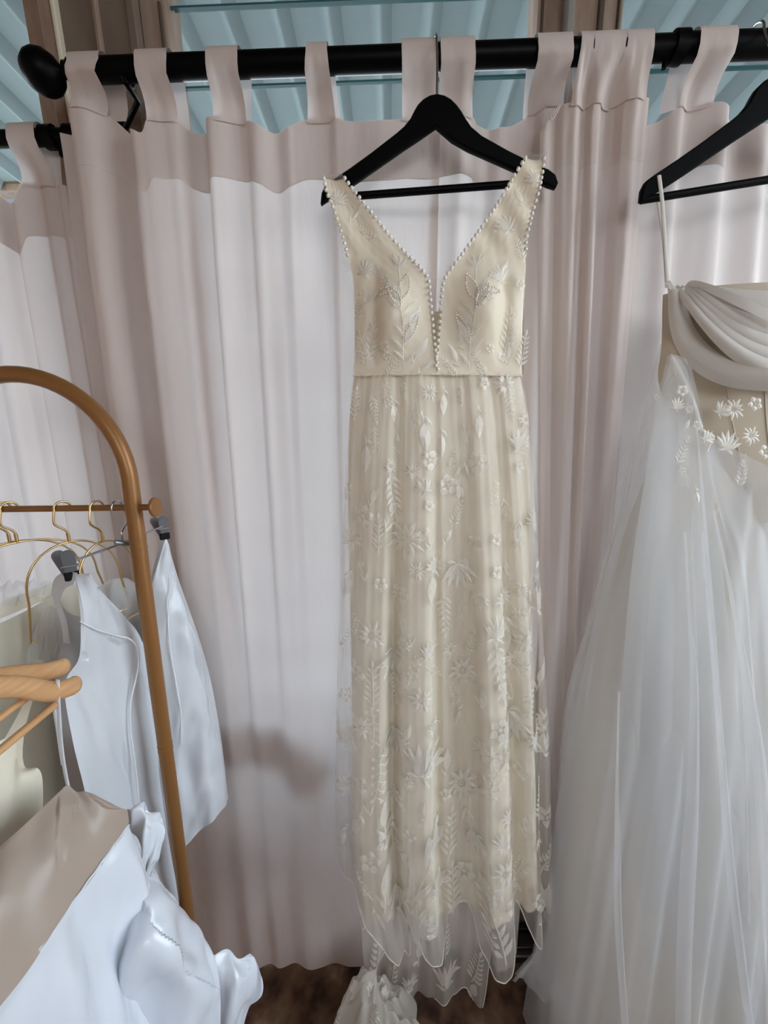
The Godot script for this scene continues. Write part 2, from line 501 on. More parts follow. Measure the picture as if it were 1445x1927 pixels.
func window(called: String, x0: float, x1: float, W: float, blades: int) -> void:
	var f := struct(called, box_mesh(Vector3(x0, 0.20, W - 0.08), Vector3(x1, 0.26, W - 0.008), 0.004), M.post_paint)
	part(f, "head_rail", box_mesh(Vector3(x0, 2.90, W - 0.08), Vector3(x1, 2.96, W - 0.008), 0.004), M.post_paint)
	for s in [0, 1]:
		var a := x0 if s == 0 else x1 - 0.055
		part(f, "jamb", box_mesh(Vector3(a, 0.26, W - 0.08), Vector3(a + 0.055, 2.90, W - 0.008), 0.003), M.post_paint)
	if blades == 0:
		part(f, "pane", sheet(1, 1, func(u: float, v: float): return Vector3(lerpf(x0 + 0.03, x1 - 0.03, u), lerpf(0.26, 2.90, v), W - 0.04)), M.glass)
		return
	# glass blades shut one over the other, each held by a clip at its ends
	var y_a := at(480, 157, W - 0.04).y
	var pitch := at(480, 5, W - 0.04).y - y_a
	var lap := y_a - at(480, 175, W - 0.05).y
	var y := y_a + 2.0 * pitch
	while y > 0.5:
		var lo := maxf(y - pitch - lap, 0.27)
		var a := Vector3(x0 + 0.057, lo, W - 0.032)
		var b := Vector3(x1 - 0.057, y, W - 0.050)
		var bl := part(f, "louvre_blade", sheet(1, 1, func(u: float, v: float): return Vector3(lerpf(a.x, b.x, u), lerpf(b.y, a.y, v), lerpf(b.z, a.z, v))), M.glass)
		part(bl, "blade_edge", box_mesh(Vector3(a.x, lo - 0.002, a.z - 0.0025), Vector3(b.x, lo + 0.002, a.z + 0.0025)), M.glass_edge)
		part(bl, "blade_edge", box_mesh(Vector3(a.x, y - 0.0012, b.z - 0.0025), Vector3(b.x, y + 0.0012, b.z + 0.0025)), M.glass_edge)
		for e in [x0 + 0.040, x1 - 0.052]:
			part(bl, "clip", box_mesh(Vector3(e, y - 0.13, W - 0.04), Vector3(e + 0.012, y - 0.03, W - 0.012), 0.003), M.clip_steel)
			part(bl, "clip", box_mesh(Vector3(e + 0.002, y - 0.15, W - 0.02), Vector3(e + 0.008, y - 0.02, W - 0.004), 0.002), M.dark_frame)
		y -= pitch

func chair() -> void:
	var o := thing("folded_chair", "folded dark wooden chair with arched back, a shade behind the white curtain", "chair")
	var z := CURT_Z - 0.044
	var top := [at(372, 1420, z), at(400, 1368, z), at(470, 1360, z), at(545, 1378, z), at(598, 1430, z)]
	part(o, "back_rail", tube(path(top, 24), 0.056, 10, 0.22), M.chair_wood)
	var y := at(480, 1645, z).y
	var xa := at(392, 1640, z).x
	var xb := at(562, 1640, z).x
	part(o, "seat", box_mesh(Vector3(xa, 0.075, z - 0.030), Vector3(xb, y, z - 0.006), 0.006), M.chair_wood)
	for x in [xa + 0.012, xb - 0.012]:
		part(o, "front_leg", box_mesh(Vector3(x - 0.013, 0.0, z - 0.006), Vector3(x + 0.013, y - 0.02, z + 0.012), 0.003), M.chair_wood)
		part(o, "rear_leg", box_mesh(Vector3(x - 0.011, 0.0, z - 0.048), Vector3(x + 0.011, y + 0.03, z - 0.031), 0.003), M.chair_wood)
	for e in [[top[0], xa + 0.012], [top[4], xb - 0.012]]:
		part(o, "back_post", tube([Vector3(e[1], y - 0.03, z), e[0] as Vector3], 0.011, 8), M.chair_wood)

# ------------------------------------------------------------------ outdoors: patio roof, beam, paving
func outdoors() -> void:
	var o := struct("patio_roof", box_mesh(Vector3(-4.2, 0, 0), Vector3(4.2, 0.03, 1.0)), M.roof_sheet, "pale ribbed metal patio roof beyond the glass", "roof")
	o.mesh = null
	var z0 := -1.10
	var z1 := -2.50
	var y0 := 3.22
	var y1 := 3.085
	part(o, "roof_sheet", sheet(1, 1, func(u: float, v: float): return Vector3(lerpf(-4.0, 4.0, u), lerpf(y0, y1, v), lerpf(z0, z1, v))), M.roof_sheet)
	part(o, "roof_sheet_top", sheet(1, 1, func(u: float, v: float): return Vector3(lerpf(-4.0, 4.0, u), lerpf(y0, y1, v) + 0.04, lerpf(z0, z1, v))), M.roof_sheet)
	var rib := begin()
	var prof := [Vector2(-0.040, 0.0), Vector2(-0.006, -0.046), Vector2(0.006, -0.046), Vector2(0.040, 0.0)]
	for k in 3:
		var a: Vector2 = prof[k]; var b: Vector2 = prof[k + 1]
		quad(rib, Vector3(a.x, y0 + a.y, z0), Vector3(b.x, y0 + b.y, z0), Vector3(b.x, y1 + b.y, z1), Vector3(a.x, y1 + a.y, z1))
	rib.generate_normals()
	var rm := rib.commit()
	for i in range(-21, 22):
		part(o, "roof_rib", rm, M.roof_sheet).position.x = i * 0.185 - 0.02
	var b := thing("patio_beam", "brown timber beam carrying the outer edge of the patio roof", "beam")
	var yb := at(70, 346, -2.50).y
	part(b, "beam", box_mesh(Vector3(-4.0, yb + 0.02, -2.58), Vector3(4.0, 3.09, -2.50), 0.005), M.wall_panel)
	part(b, "lower_board", box_mesh(Vector3(-4.0, yb - 0.02, -2.60), Vector3(4.0, yb + 0.02, -2.52), 0.004), M.post_paint)
	for x in [-3.9, 3.9]:
		part(b, "post", box_mesh(Vector3(x - 0.05, -0.1, -2.58), Vector3(x + 0.05, yb, -2.50), 0.005), M.wall_panel)
	struct("patio_ground", box_mesh(Vector3(-30, -0.15, -40), Vector3(30, -0.1, -1.10)), M.patio_stone, "pale paved ground beyond the windows", "ground")
	struct("yard_ground", box_mesh(Vector3(2.1, -0.15, -1.10), Vector3(30, -0.1, 30)), M.patio_stone, "pale paved ground outside the side window", "ground")
	struct("wall_added", box_mesh(Vector3(2.3, -0.1, -9.0), Vector3(2.5, 3.6, -1.40)), M.added_block_dark, "added unseen dark wall that shades the right faces of the roof ribs", "wall")  # unseen wall, added to darken one side of each rib
	struct("added_dark_strip", box_mesh(Vector3(0.3, -0.12, -6.0), Vector3(2.3, -0.06, -1.12), 0.01), M.added_ground_dark, "added unseen dark ground strip that dims the right faces of the roof ribs", "ground")  # unseen dark strip, added so less light bounces up from the right
	var pb := thing("added_light_block", "added unseen dark block outside the windows that dims the lower curtain", "light_blocker")  # unseen block, added to cut daylight behind the lower curtain
	part(pb, "block_front", box_mesh(Vector3(-4.0, -0.1, -1.62), Vector3(2.3, 0.98, -1.55), 0.005), M.added_block_dark)
	part(pb, "block_fill", box_mesh(Vector3(-4.0, -0.1, -2.2), Vector3(2.3, 0.94, -1.62), 0.005), M.added_ground_dark)
	# slatted screen with a dark blue rail, seen past the left curtain
	var s := thing("slatted_screen", "grey slatted screen under a dark blue rail beyond the left window", "screen")
	var ra := at(100, 370, -2.75).y
	var rb := at(100, 382, -2.75).y
	part(s, "rail", box_mesh(Vector3(-4.2, rb, -2.80), Vector3(-1.45, ra, -2.75), 0.005), M.gutter_blue)
	part(s, "top_board", box_mesh(Vector3(-4.2, ra, -2.80), Vector3(-1.45, ra + 0.16, -2.77), 0.005), M.slat_grey)
	for i in 16:
		var y := rb - 0.05 - i * 0.085
		part(s, "slat", box_mesh(Vector3(-4.2, y - 0.045, -2.79 + 0.012 * (i % 2)), Vector3(-1.45, y + 0.032, -2.77 + 0.012 * (i % 2)), 0.004), M.slat_grey)
	for x in [-4.15, -1.50]:
		part(s, "post", box_mesh(Vector3(x - 0.03, -0.1, -2.88), Vector3(x + 0.03, ra, -2.80), 0.004), M.gutter_blue)

# ------------------------------------------------------------------ rods
func rods() -> void:
	var y := at(722, 112, ROD_Z).y
	var o := thing("curtain_rod", "long black metal curtain rod with a round ball finial", "curtain rod")
	var xa := at(137, 135, ROD_Z).x
	var xj := at(1266, 90, ROD_Z).x
	part(o, "rod", tube([Vector3(xa, y, ROD_Z), Vector3(xj, y, ROD_Z)], 0.0185, 20), M.black_metal)
	part(o, "outer_rod", tube([Vector3(xj, y, ROD_Z), Vector3(1.9, y, ROD_Z)], 0.0195, 20), M.black_metal)
	part(o, "joint_collar", tube([Vector3(xj - 0.004, y, ROD_Z), Vector3(xj + 0.018, y, ROD_Z)], 0.0235, 20), M.black_metal)
	part(o, "joint_screw", tube([Vector3(xj - 0.012, y - 0.018, ROD_Z), Vector3(xj - 0.012, y - 0.03, ROD_Z)], 0.004, 8), M.black_metal)
	var f := part(o, "finial", lathe([[0.0, -0.062], [0.016, -0.060], [0.030, -0.052], [0.040, -0.036], [0.043, -0.020], [0.040, -0.004], [0.030, 0.011], [0.018, 0.020], [0.012, 0.026], [0.012, 0.034], [0.019, 0.036], [0.019, 0.052], [0.022, 0.054], [0.022, 0.070], [0.0, 0.071]], 32), M.black_metal)
	f.transform = Transform3D(Basis(Vector3.BACK, -PI / 2).scaled(Vector3.ONE * 0.80), Vector3(xa - 0.040, y, ROD_Z))
	for bp_ in [[at(213, 180, -0.97).x, at(236, 130, ROD_Z).x], [1.45, 1.45]]:
		var x: float = bp_[0]
		var xr: float = bp_[1]
		part(o, "bracket_arm", tube([Vector3(xr, y - 0.024, ROD_Z + 0.002), Vector3(xr, y - 0.028, ROD_Z - 0.03), Vector3(x, y - 0.04, -0.97)], 0.005, 10), M.black_metal)
		part(o, "bracket_cup", tube(path([Vector3(xr, y - 0.018, ROD_Z + 0.012), Vector3(xr, y - 0.0225, ROD_Z + 0.002), Vector3(xr, y - 0.018, ROD_Z - 0.014), Vector3(xr, y - 0.004, ROD_Z - 0.0225)], 12), 0.0035, 8), M.black_metal)
		var bp := part(o, "wall_plate", box_mesh(Vector3(x - 0.012, y - 0.07, -0.982), Vector3(x + 0.012, y + 0.012, -0.970), 0.005), M.black_metal)
		for k in [-0.005, -0.05]:
			part(bp, "screw", tube([Vector3(x, y + k, -0.971), Vector3(x, y + k, -0.967)], 0.004, 10), M.chrome)
	# left rod, set further back
	var z := LROD_Z
	var yl := at(60, 260, z).y
	var l := thing("curtain_rod", "black curtain rod at a lower height, holding the curtain beside the post", "curtain rod")
	var x1 := at(175, 258, z).x
	part(l, "rod", tube([Vector3(-1.86, yl, z), Vector3(x1, yl, z)], 0.0150, 18), M.black_metal)
	for px in [95, 140]:
		var xx := at(px, 258, z).x
		part(l, "collar", tube([Vector3(xx - 0.012, yl, z), Vector3(xx + 0.012, yl, z)], 0.0205, 18), M.black_metal)
	part(l, "set_screw", tube([Vector3(at(112, 258, z).x, yl - 0.015, z), Vector3(at(112, 258, z).x, yl - 0.034, z)], 0.006, 8), M.black_metal)
	part(l, "bracket_arm", tube([Vector3(at(118, 270, z).x, yl - 0.012, z), Vector3(at(160, 300, z).x, yl - 0.055, -0.975)], 0.005, 8), M.black_metal)

# ------------------------------------------------------------------ curtains
# c: tabs [pxl_top, pxr_top, pxl_bottom, pxr_bottom, py_bottom]; top [px, py] edge; fold [px at row 600, metres]; l/r edges in px at rows 250 and 1600
func curtain(c: Dictionary) -> void:
	var o := thing("curtain", c.label, "curtain", "white tab top curtains")
	var z: float = c.z
	var x0: float = at(c.l[0], 250, z).x
	var x1: float = at(c.r[0], 250, z).x
	var b0: float = at(c.l[1], 1600, z).x
	var b1: float = at(c.r[1], 1600, z).x
	var ref_y := at(722, 600, z).y
	var top := []
	for p in c.top:
		var q := at(p[0], p[1], z)
		top.append([(q.x - x0) / (x1 - x0), q.y])
	var ybot: float = at(550, c.get("bottom", 1812), z).y
	var tr := (at(722, 250, z).y - ref_y) / (at(722, 250, z).y - at(722, 1600, z).y)
	var e0 := lerpf(x0, b0, tr)
	var e1 := lerpf(x1, b1, tr)
	var fo := []
	for p in c.fold: fo.append([(at(p[0], 600, z).x - e0) / (e1 - e0), p[1]])
	var fb: Array = fo
	if c.has("low"):
		fb = []
		for p in c.low: fb.append([(at(p[0], 1500, z).x - b0) / (b1 - b0), p[1]])
	var seed_: float = c.get("seed", 0.0)
	var gain: float = c.get("gain", 1.6)
	var f := func(u: float, y: float) -> Vector3:
		var k := clampf((at_y250 - y) / (at_y250 - at_y1600), 0.0, 1.15)
		var x := lerpf(lerpf(x0, x1, u), lerpf(b0, b1, u), k)
		var t := sm(0.25, 0.9, k)
		var d := lerpf(cv(fo, u), cv(fb, u), t) * lerpf(0.6, 1.0, sm(0.0, 0.15, k)) * gain
		d += 0.0025 * sin(u * 21.0 + seed_ + y * 1.3) + 0.0015 * sin(u * 47.0 - y * 2.1 + seed_)
		return Vector3(x, y, z + d)
	at_y250 = at(722, 250, z).y
	at_y1600 = at(722, 1600, z).y
	var nu: int = c.get("nu", 150)
	part(o, "panel", sheet(nu, 90, func(u: float, v: float): return f.call(u, lerpf(cv(top, u), ybot, v))), M.curtain_cotton)
	var hb: float = c.get("band", 0.100)
	part(o, "header_band", sheet(nu, 10, func(u: float, v: float): return f.call(u, cv(top, u) - hb * v) + Vector3(0, 0, -0.003)), M.curtain_cotton)
	part(o, "bottom_hem", sheet(nu, 5, func(u: float, v: float): return f.call(u, ybot + 0.045 * (1.0 - v)) + Vector3(0, 0, -0.003)), M.curtain_cotton)
	part(o, "band_stitching", sheet(nu, 2, func(u: float, v: float): return f.call(u, cv(top, u) - hb - 0.0015 + 0.003 * v) + Vector3(0, 0, 0.0004 + 0.0006 * sin(v * PI))), M.seam_thread)
	part(o, "side_hem", sheet(3, 60, func(u: float, v: float): return f.call(u * 0.018 * 150.0 / nu, lerpf(cv(top, u * 0.018), ybot, v)) + Vector3(0, 0, -0.002)), M.curtain_cotton)
	if c.has("return_px"):
		part(o, "back_fold", sheet(12, 60, func(u: float, v: float):
			var p: Vector3 = f.call(0.0, lerpf(cv(top, 0.0) - 0.03, ybot, v))
			return Vector3(p.x - 0.040 + 0.075 * u, p.y, p.z - 0.022 - 0.012 * sin(u * PI) - 0.004 * v)), M.curtain_cotton)
	if c.has("loop"):
		part(o, "thread_loop", tube(path([at(1030, 236, z), at(1036, 226, z), at(1044, 216, z), at(1041, 224, z), at(1033, 238, z), at(1027, 242, z), at(1027, 234, z), at(1034, 225, z)].map(func(p): return p + Vector3(0, 0, 0.022)), 24), 0.0014, 6), M.curtain_cotton)
	# tabs: a strip up over the rod and down its back
	var rz: float = c.rod
	var ry: float = c.rod_y
	for t in c.tabs:
		var ttop := ry + 0.02
		var a := at(t[0], t[4], z)
		var tl: float = at(t[0], 110 if rz == ROD_Z else 255, rz).x
		var trr: float = at(t[1], 110 if rz == ROD_Z else 255, rz).x
		var bl: float = at(t[2], t[4], z).x
		var br: float = at(t[3], t[4], z).x
		var yb := at(t[2], t[4], z).y - 0.007
		var back: float = t[5] if t.size() > 5 else 0.012
		var um := clampf(((bl + br) * 0.5 - x0) / (x1 - x0), 0.0, 1.0)
		var zf: float = f.call(um, yb).z + 0.004
		var prof := [[yb, zf]]
		for i in range(1, 6): prof.append([lerpf(yb, ry, i / 6.0), lerpf(zf, rz + 0.0238, sm(0, 1, i / 6.0))])
		for i in 13:
			var an := PI * i / 12.0
			prof.append([ry + sin(an) * 0.0238, rz + cos(an) * 0.0238])
		for i in range(1, 7): prof.append([lerpf(ry, yb, i / 6.0), lerpf(rz - 0.0238, zf - 0.012, sm(0, 1, i / 6.0))])
		var np := prof.size()
		part(o, "tab", sheet(8, np - 1, func(u: float, v: float):
			var i := int(round(v * (np - 1)))
			var q = prof[i]
			var h := clampf((q[0] - yb) / (ry - yb), 0.0, 1.0)
			var xx := lerpf(lerpf(bl, br, u), lerpf(tl, trr, u), h)
			if i > 12: xx += back * (1.0 - h * 0.3) * clampf((i - 12) / 3.0, 0.0, 1.0)
			var bulge := 0.0025 * sin(u * PI * 2.0 + t[0]) * sin(clampf(h, 0, 1) * PI) + 0.002 * sin(u * PI * 5.0 + t[0] * 0.3) * (1.0 - h) * h * 3.0
			var zz: float = q[1]
			if i < 6:
				var uu := clampf((lerpf(bl, br, u) - x0) / (x1 - x0), 0.0, 1.0)
				zz = lerpf(f.call(uu, yb).z + 0.003, rz + 0.0238, sm(0, 1, maxf(i - 1.0, 0.0) / 5.0))
				if i >= 4: zz = maxf(zz, rz + (0.019 if i == 4 else 0.0238))
			elif i > 18:
				var ub := clampf((xx - x0) / (x1 - x0), 0.0, 1.0)
				zz = lerpf(rz - 0.0238, f.call(ub, yb).z - 0.006, sm(0, 1, (i - 18) / 6.0))
			return Vector3(xx, q[0], zz + (bulge if i < 5 else 0.0))), M.curtain_cotton)

var at_y250 := 0.0
var at_y1600 := 0.0

func curtains() -> void:
	var ry := at(722, 112, ROD_Z).y
	var yl := at(60, 260, LROD_Z).y
	curtain({"label": "white tab top curtain panel hanging between the ball finial and the lace gown", "z": CURT_Z, "rod": ROD_Z, "rod_y": ry, "l": [143, 325], "r": [828, 796], "seed": 0.4, "nu": 230, "return_px": true,
		"top": [[143, 206], [190, 206], [205, 214], [235, 240], [262, 256], [276, 258], [284, 232], [300, 230], [333, 228], [345, 234], [375, 238], [403, 232], [425, 231], [464, 232], [482, 243], [515, 254], [545, 242], [560, 230], [580, 222], [630, 224], [650, 231], [700, 232], [740, 228], [762, 224], [824, 222]],
		"tabs": [[141, 200, 143, 193, 206, 0.03], [265, 325, 284, 336, 229], [396, 455, 409, 465, 232], [580, 619, 577, 632, 223, 0.01], [755, 817, 757, 820, 223, 0.004]],
		"fold": [[175, -0.030], [183, 0.004], [205, 0.016], [222, 0.012], [245, -0.012], [268, -0.018], [282, -0.020], [290, 0.012], [312, 0.014], [345, 0.004], [366, 0.004], [380, -0.012], [410, -0.016], [421, 0.016], [440, 0.017], [468, 0.006], [485, 0.002], [497, 0.015], [512, 0.015], [535, 0.000], [558, 0.008], [568, 0.004], [600, -0.004], [628, -0.002], [640, 0.008], [680, 0.002], [720, 0.006], [780, 0.0], [822, 0.004]],
		"low": [[325, 0.004], [380, 0.010], [420, 0.004], [450, 0.010], [480, 0.002], [500, 0.008], [530, 0.002], [560, 0.012], [590, 0.006], [615, 0.0], [650, 0.004], [700, 0.008], [796, 0.002]]})
	curtain({"label": "white tab top curtain panel hanging directly behind the lace gown", "z": CURT_Z - 0.012, "rod": ROD_Z, "rod_y": ry, "l": [812, 770], "r": [1072, 985], "seed": 2.0,
		"top": [[812, 224], [890, 222], [898, 236], [930, 243], [965, 236], [985, 222], [1000, 208], [1060, 205], [1072, 206]],
		"tabs": [[826, 889, 826, 887, 222, 0.004], [1003, 1067, 996, 1058, 206, -0.008]],
		"fold": [[824, 0.002], [860, 0.010], [900, -0.004], [940, 0.004], [985, -0.010], [998, 0.012], [1012, 0.016], [1040, 0.006], [1072, -0.004]]})
	curtain({"label": "white curtain panel bunched in deep pleats between the two black hangers", "z": CURT_Z + 0.022, "rod": ROD_Z, "rod_y": ry, "l": [1016, 1012], "r": [1212, 1100], "seed": 4.0, "nu": 180, "loop": true, "gain": 1.15,
		"top": [[1016, 246], [1032, 226], [1050, 205], [1070, 198], [1105, 196], [1150, 192], [1212, 189]],
		"tabs": [[1082, 1106, 1070, 1100, 200, 0.006], [1104, 1166, 1098, 1152, 196, 0.004], [1163, 1214, 1150, 1210, 190, -0.004]],
		"fold": [[1040, -0.004], [1052, 0.012], [1066, 0.010], [1086, -0.004], [1094, 0.016], [1104, 0.017], [1114, -0.012], [1134, -0.012], [1144, 0.016], [1160, 0.018], [1180, 0.004], [1192, 0.008], [1200, -0.006]],
		"low": [[1012, 0.0], [1030, 0.008], [1050, -0.008], [1070, 0.010], [1085, 0.002], [1100, -0.004]]})
	curtain({"label": "white tab top curtain panel hanging behind the cowl neck gown", "z": CURT_Z, "rod": ROD_Z, "rod_y": ry, "l": [1196, 1096], "r": [1760, 1620], "seed": 6.0, "nu": 180, "gain": 1.25,
		"top": [[1196, 240], [1220, 234], [1250, 222], [1270, 208], [1285, 200], [1340, 199], [1362, 208], [1370, 224], [1400, 236], [1445, 236], [1490, 210], [1540, 196], [1600, 194], [1640, 215], [1700, 200], [1760, 190]],
		"tabs": [[1297, 1365, 1272, 1335, 200, -0.026], [1500, 1565, 1500, 1560, 198, 0.0], [1690, 1750, 1690, 1750, 192, 0.0]],
		"fold": [[1190, -0.002], [1215, 0.002], [1228, 0.010], [1245, 0.010], [1262, -0.008], [1290, 0.002], [1325, 0.012], [1340, -0.002], [1365, -0.006], [1400, 0.012], [1430, -0.004], [1480, 0.01], [1540, -0.006], [1600, 0.01], [1700, 0.0]]})
	curtain({"label": "white tab top curtain on the lower rod beside the ball finial", "z": LROD_Z - 0.02, "rod": LROD_Z, "rod_y": yl, "l": [-260, 0], "r": [110, 330], "seed": 8.0, "nu": 170, "band": 0.1, "bottom": 1768,
		"top": [[-260, 350], [-190, 350], [-150, 390], [-100, 395], [-62, 352], [-20, 352], [0, 368], [22, 384], [44, 390], [52, 354], [104, 350], [110, 352]],
		"tabs": [[30, 82, 53, 106, 350, 0.016], [-200, -150, -250, -195, 350, 0.0], [-90, -40, -62, -15, 352, 0.0]],
		"fold": [[-200, 0.0], [-150, 0.016], [-110, -0.012], [-60, 0.014], [-30, -0.010], [0, 0.014], [22, 0.016], [45, -0.014], [62, -0.012], [72, 0.012], [96, 0.010], [116, 0.002], [130, 0.010], [150, 0.004], [158, 0.010], [166, 0.004]]})

# ------------------------------------------------------------------ hangers
func hook(o: Node3D, p: Vector3, rod_y: float, m: Material, r := 0.0021) -> void:   # wire up from the neck and over the rod at ROD_Z
	var R := 0.0235
	var pts := [p, p + Vector3(0, 0.02, 0), Vector3(p.x, rod_y - 0.02, ROD_Z + 0.034), Vector3(p.x, rod_y + 0.004, ROD_Z + R)]
	var w := path(pts, 12)
	for i in range(1, 12):
		var a := PI * 1.15 * i / 11.0
		w.append(Vector3(p.x, rod_y + 0.004 + sin(a) * R, ROD_Z + cos(a) * R))
	part(o, "hook", tube(w, r, 8), m, "thin chrome wire hook")

func black_hanger(label: String, z: float, mx: Callable, px_c: float, bar: Array) -> void:
	var o := thing("black_hanger", label, "hanger", "black wooden hangers on the rod")
	var L := [[822, 181], [808, 184], [796, 191], [786, 201], [779, 213], [772, 227], [760, 242], [745, 255], [700, 290], [660, 319], [625, 343], [612, 353], [606, 366], [604, 386], [618, 377], [640, 365], [680, 338], [720, 310], [760, 282], [790, 262], [820, 241]]
	var R := [[850, 267], [880, 284], [930, 306], [975, 326], [1010, 342], [1030, 352], [1044, 356], [1048, 347], [1043, 332], [1030, 322], [1003, 311], [955, 287], [905, 259], [886, 243], [875, 227], [867, 213], [858, 201], [848, 191], [836, 184]]
	var pts := []
	for p in L + R:
		var q = mx.call(p[0], p[1])
		pts.append(at(q[0], q[1], z))
	part(o, "shoulder_frame", slab(pts, 0.014, 0.0022), M.black_wood)
	part(o, "trouser_bar", tube([at(bar[0], bar[1], z), at(bar[2], bar[3], z)], 0.0062, 12), M.black_wood)
	var n = mx.call(822, 184)
	hook(o, at(n[0], n[1], z), at(722, 112, ROD_Z).y, M.chrome)

# ------------------------------------------------------------------ embroidery shapes, in picture units round (0, 0)
func leaf(a: Vector2, b: Vector2, w: float) -> PackedVector2Array:
	var o := PackedVector2Array()
	var d := b - a
	var n := Vector2(-d.y, d.x).normalized() * w * 0.5
	for i in 6: o.append(a + d * (i / 5.0) + n * sin(PI * pow(i / 5.0, 0.8)))
	for i in range(4, 0, -1): o.append(a + d * (i / 5.0) - n * sin(PI * pow(i / 5.0, 0.8)))
	return o

func dot(c: Vector2, r: float, n := 8) -> PackedVector2Array:
	var o := PackedVector2Array()
	for i in n: o.append(c + Vector2.from_angle(TAU * i / n) * r)
	return o

func stem(pts: Array, w: float) -> Array:
	var o := []
	for i in pts.size() - 1:
		var a: Vector2 = pts[i]
		var b: Vector2 = pts[i + 1]
		var n := Vector2(-(b - a).y, (b - a).x).normalized() * w * 0.5
		o.append(PackedVector2Array([a + n, b + n, b - n, a - n]))
	return o

func motif(kind: int, s: float) -> Array:
	var o := []
	match kind:
		0:  # fern sprig
			o.append_array(stem([Vector2(0, 0.5) * s, Vector2(0.03, 0.15) * s, Vector2(0, -0.45) * s], s * 0.025))
			for i in 6:
				var y := 0.38 - i * 0.14
				var l := (0.24 - i * 0.018) * s
				for k in [-1.0, 1.0]: o.append(leaf(Vector2(0.01 * k, y) * s, Vector2(0.01 * k, y) * s + Vector2(k * 0.75, -0.75) * l, l * 0.36))
			o.append(leaf(Vector2(0, -0.42) * s, Vector2(0, -0.62) * s, 0.07 * s))
		1:  # tulip with basal leaves
			o.append_array(stem([Vector2(-0.1, 0.55) * s, Vector2(-0.02, 0.2) * s, Vector2(0.05, -0.15) * s], s * 0.03))
			for k in [-0.5, 0.0, 0.5]: o.append(leaf(Vector2(0.05, -0.12) * s, Vector2(0.06 + k * 0.26, -0.5 + absf(k) * 0.06) * s, 0.17 * s))
			o.append(leaf(Vector2(-0.1, 0.55) * s, Vector2(0.18, 0.12) * s, 0.11 * s)); o.append(leaf(Vector2(-0.1, 0.55) * s, Vector2(-0.24, 0.05) * s, 0.10 * s))
		2:  # round petalled flower with an open eye
			for i in 5: o.append(leaf(Vector2.from_angle(TAU * i / 5.0 + 0.3) * 0.10 * s, Vector2.from_angle(TAU * i / 5.0 + 0.3) * 0.36 * s, 0.27 * s))
			o.append(dot(Vector2.ZERO, 0.06 * s, 7))
		3:  # berry twig
			o.append_array(stem([Vector2(-0.12, 0.55) * s, Vector2(0.0, 0.2) * s, Vector2(0.03, -0.1) * s, Vector2(0.14, -0.5) * s], s * 0.022))
			for i in 6:
				var y := 0.32 - i * 0.15
				var x := 0.0 + i * 0.02
				for k in [-1.0, 1.0]:
					o.append(dot(Vector2(x + k * (0.13 - i * 0.008), y - 0.09) * s, 0.036 * s, 7))
					o.append_array(stem([Vector2(x, y) * s, Vector2(x + k * 0.11, y - 0.08) * s], s * 0.012))
		4:  # spiky star flower
			for i in 11:
				var a := TAU * i / 11.0
				o.append(leaf(Vector2.from_angle(a) * 0.07 * s, Vector2.from_angle(a) * (0.34 + 0.08 * (i % 2)) * s, 0.11 * s))
			for i in 5: o.append(dot(Vector2.from_angle(TAU * i / 5.0) * 0.04 * s, 0.022 * s, 6))
		5:  # single broad leaf on a stalk
			o.append(leaf(Vector2(0, 0.32) * s, Vector2(0.05, -0.42) * s, 0.26 * s))
			o.append_array(stem([Vector2(0.02, 0.6) * s, Vector2(0, 0.3) * s], s * 0.03))
			o.append(leaf(Vector2(0.01, 0.5) * s, Vector2(-0.2, 0.25) * s, 0.09 * s))
		6:  # open bloom of long petals
			for i in 6:
				var a := -PI / 2 + (i - 2.5) * 0.36
				o.append(leaf(Vector2(0, 0.3) * s, Vector2(0, 0.3) * s + Vector2.from_angle(a) * (0.72 - 0.05 * absf(i - 2.5)) * s, 0.17 * s))
			for k in [-1.0, 1.0]: o.append(leaf(Vector2(0, 0.3) * s, Vector2(0.3 * k, 0.42) * s, 0.1 * s))
	return o

func stitch(polys: Array, where: Vector2, turn: float, mirror: bool, surf: Callable, lift := 0.0016) -> ArrayMesh:   # lays a motif on a surface, each piece slightly padded
	var st := begin()
	st.set_smooth_group(-1)
	for poly in polys:
		var c := Vector2.ZERO
		var pts := []
		for p in poly:
			var q: Vector2 = p
			if mirror: q.x = -q.x
			q = q.rotated(turn) + where
			c += q
			pts.append(q)
		c /= pts.size()
		var C: Vector3 = surf.call(c.x, c.y) + Vector3(0, 0, lift + 0.0011)
		var V := []
		for q in pts: V.append(surf.call(q.x, q.y) + Vector3(0, 0, lift))
		for i in V.size():
			var j := (i + 1) % V.size()
			tri(st, C, V[i], V[j])
	st.generate_normals()
	return st.commit()

func beads(st: SurfaceTool, pts: Array, r: float) -> void:
	for p in pts:
		var c: Vector3 = p
		for j in 4:
			for i in 7:
				var q := []
				for e in [[i, j], [i + 1, j], [i + 1, j + 1], [i, j + 1]]:
					var a: float = TAU * e[0] / 7.0
					var b: float = PI * e[1] / 4.0
					q.append(c + Vector3(sin(b) * cos(a), cos(b), sin(b) * sin(a)) * r)
				quad(st, q[0], q[1], q[2], q[3])

func along(p: Array, step: float) -> Array:              # even steps along a picture polyline
	var o := []
	var carry := 0.0
	for i in p.size() - 1:
		var a := Vector2(p[i][0], p[i][1])
		var b := Vector2(p[i + 1][0], p[i + 1][1])
		var l := a.distance_to(b)
		var d := carry
		while d < l:
			o.append(a.lerp(b, d / l))
			d += step
		carry = d - l
	return o

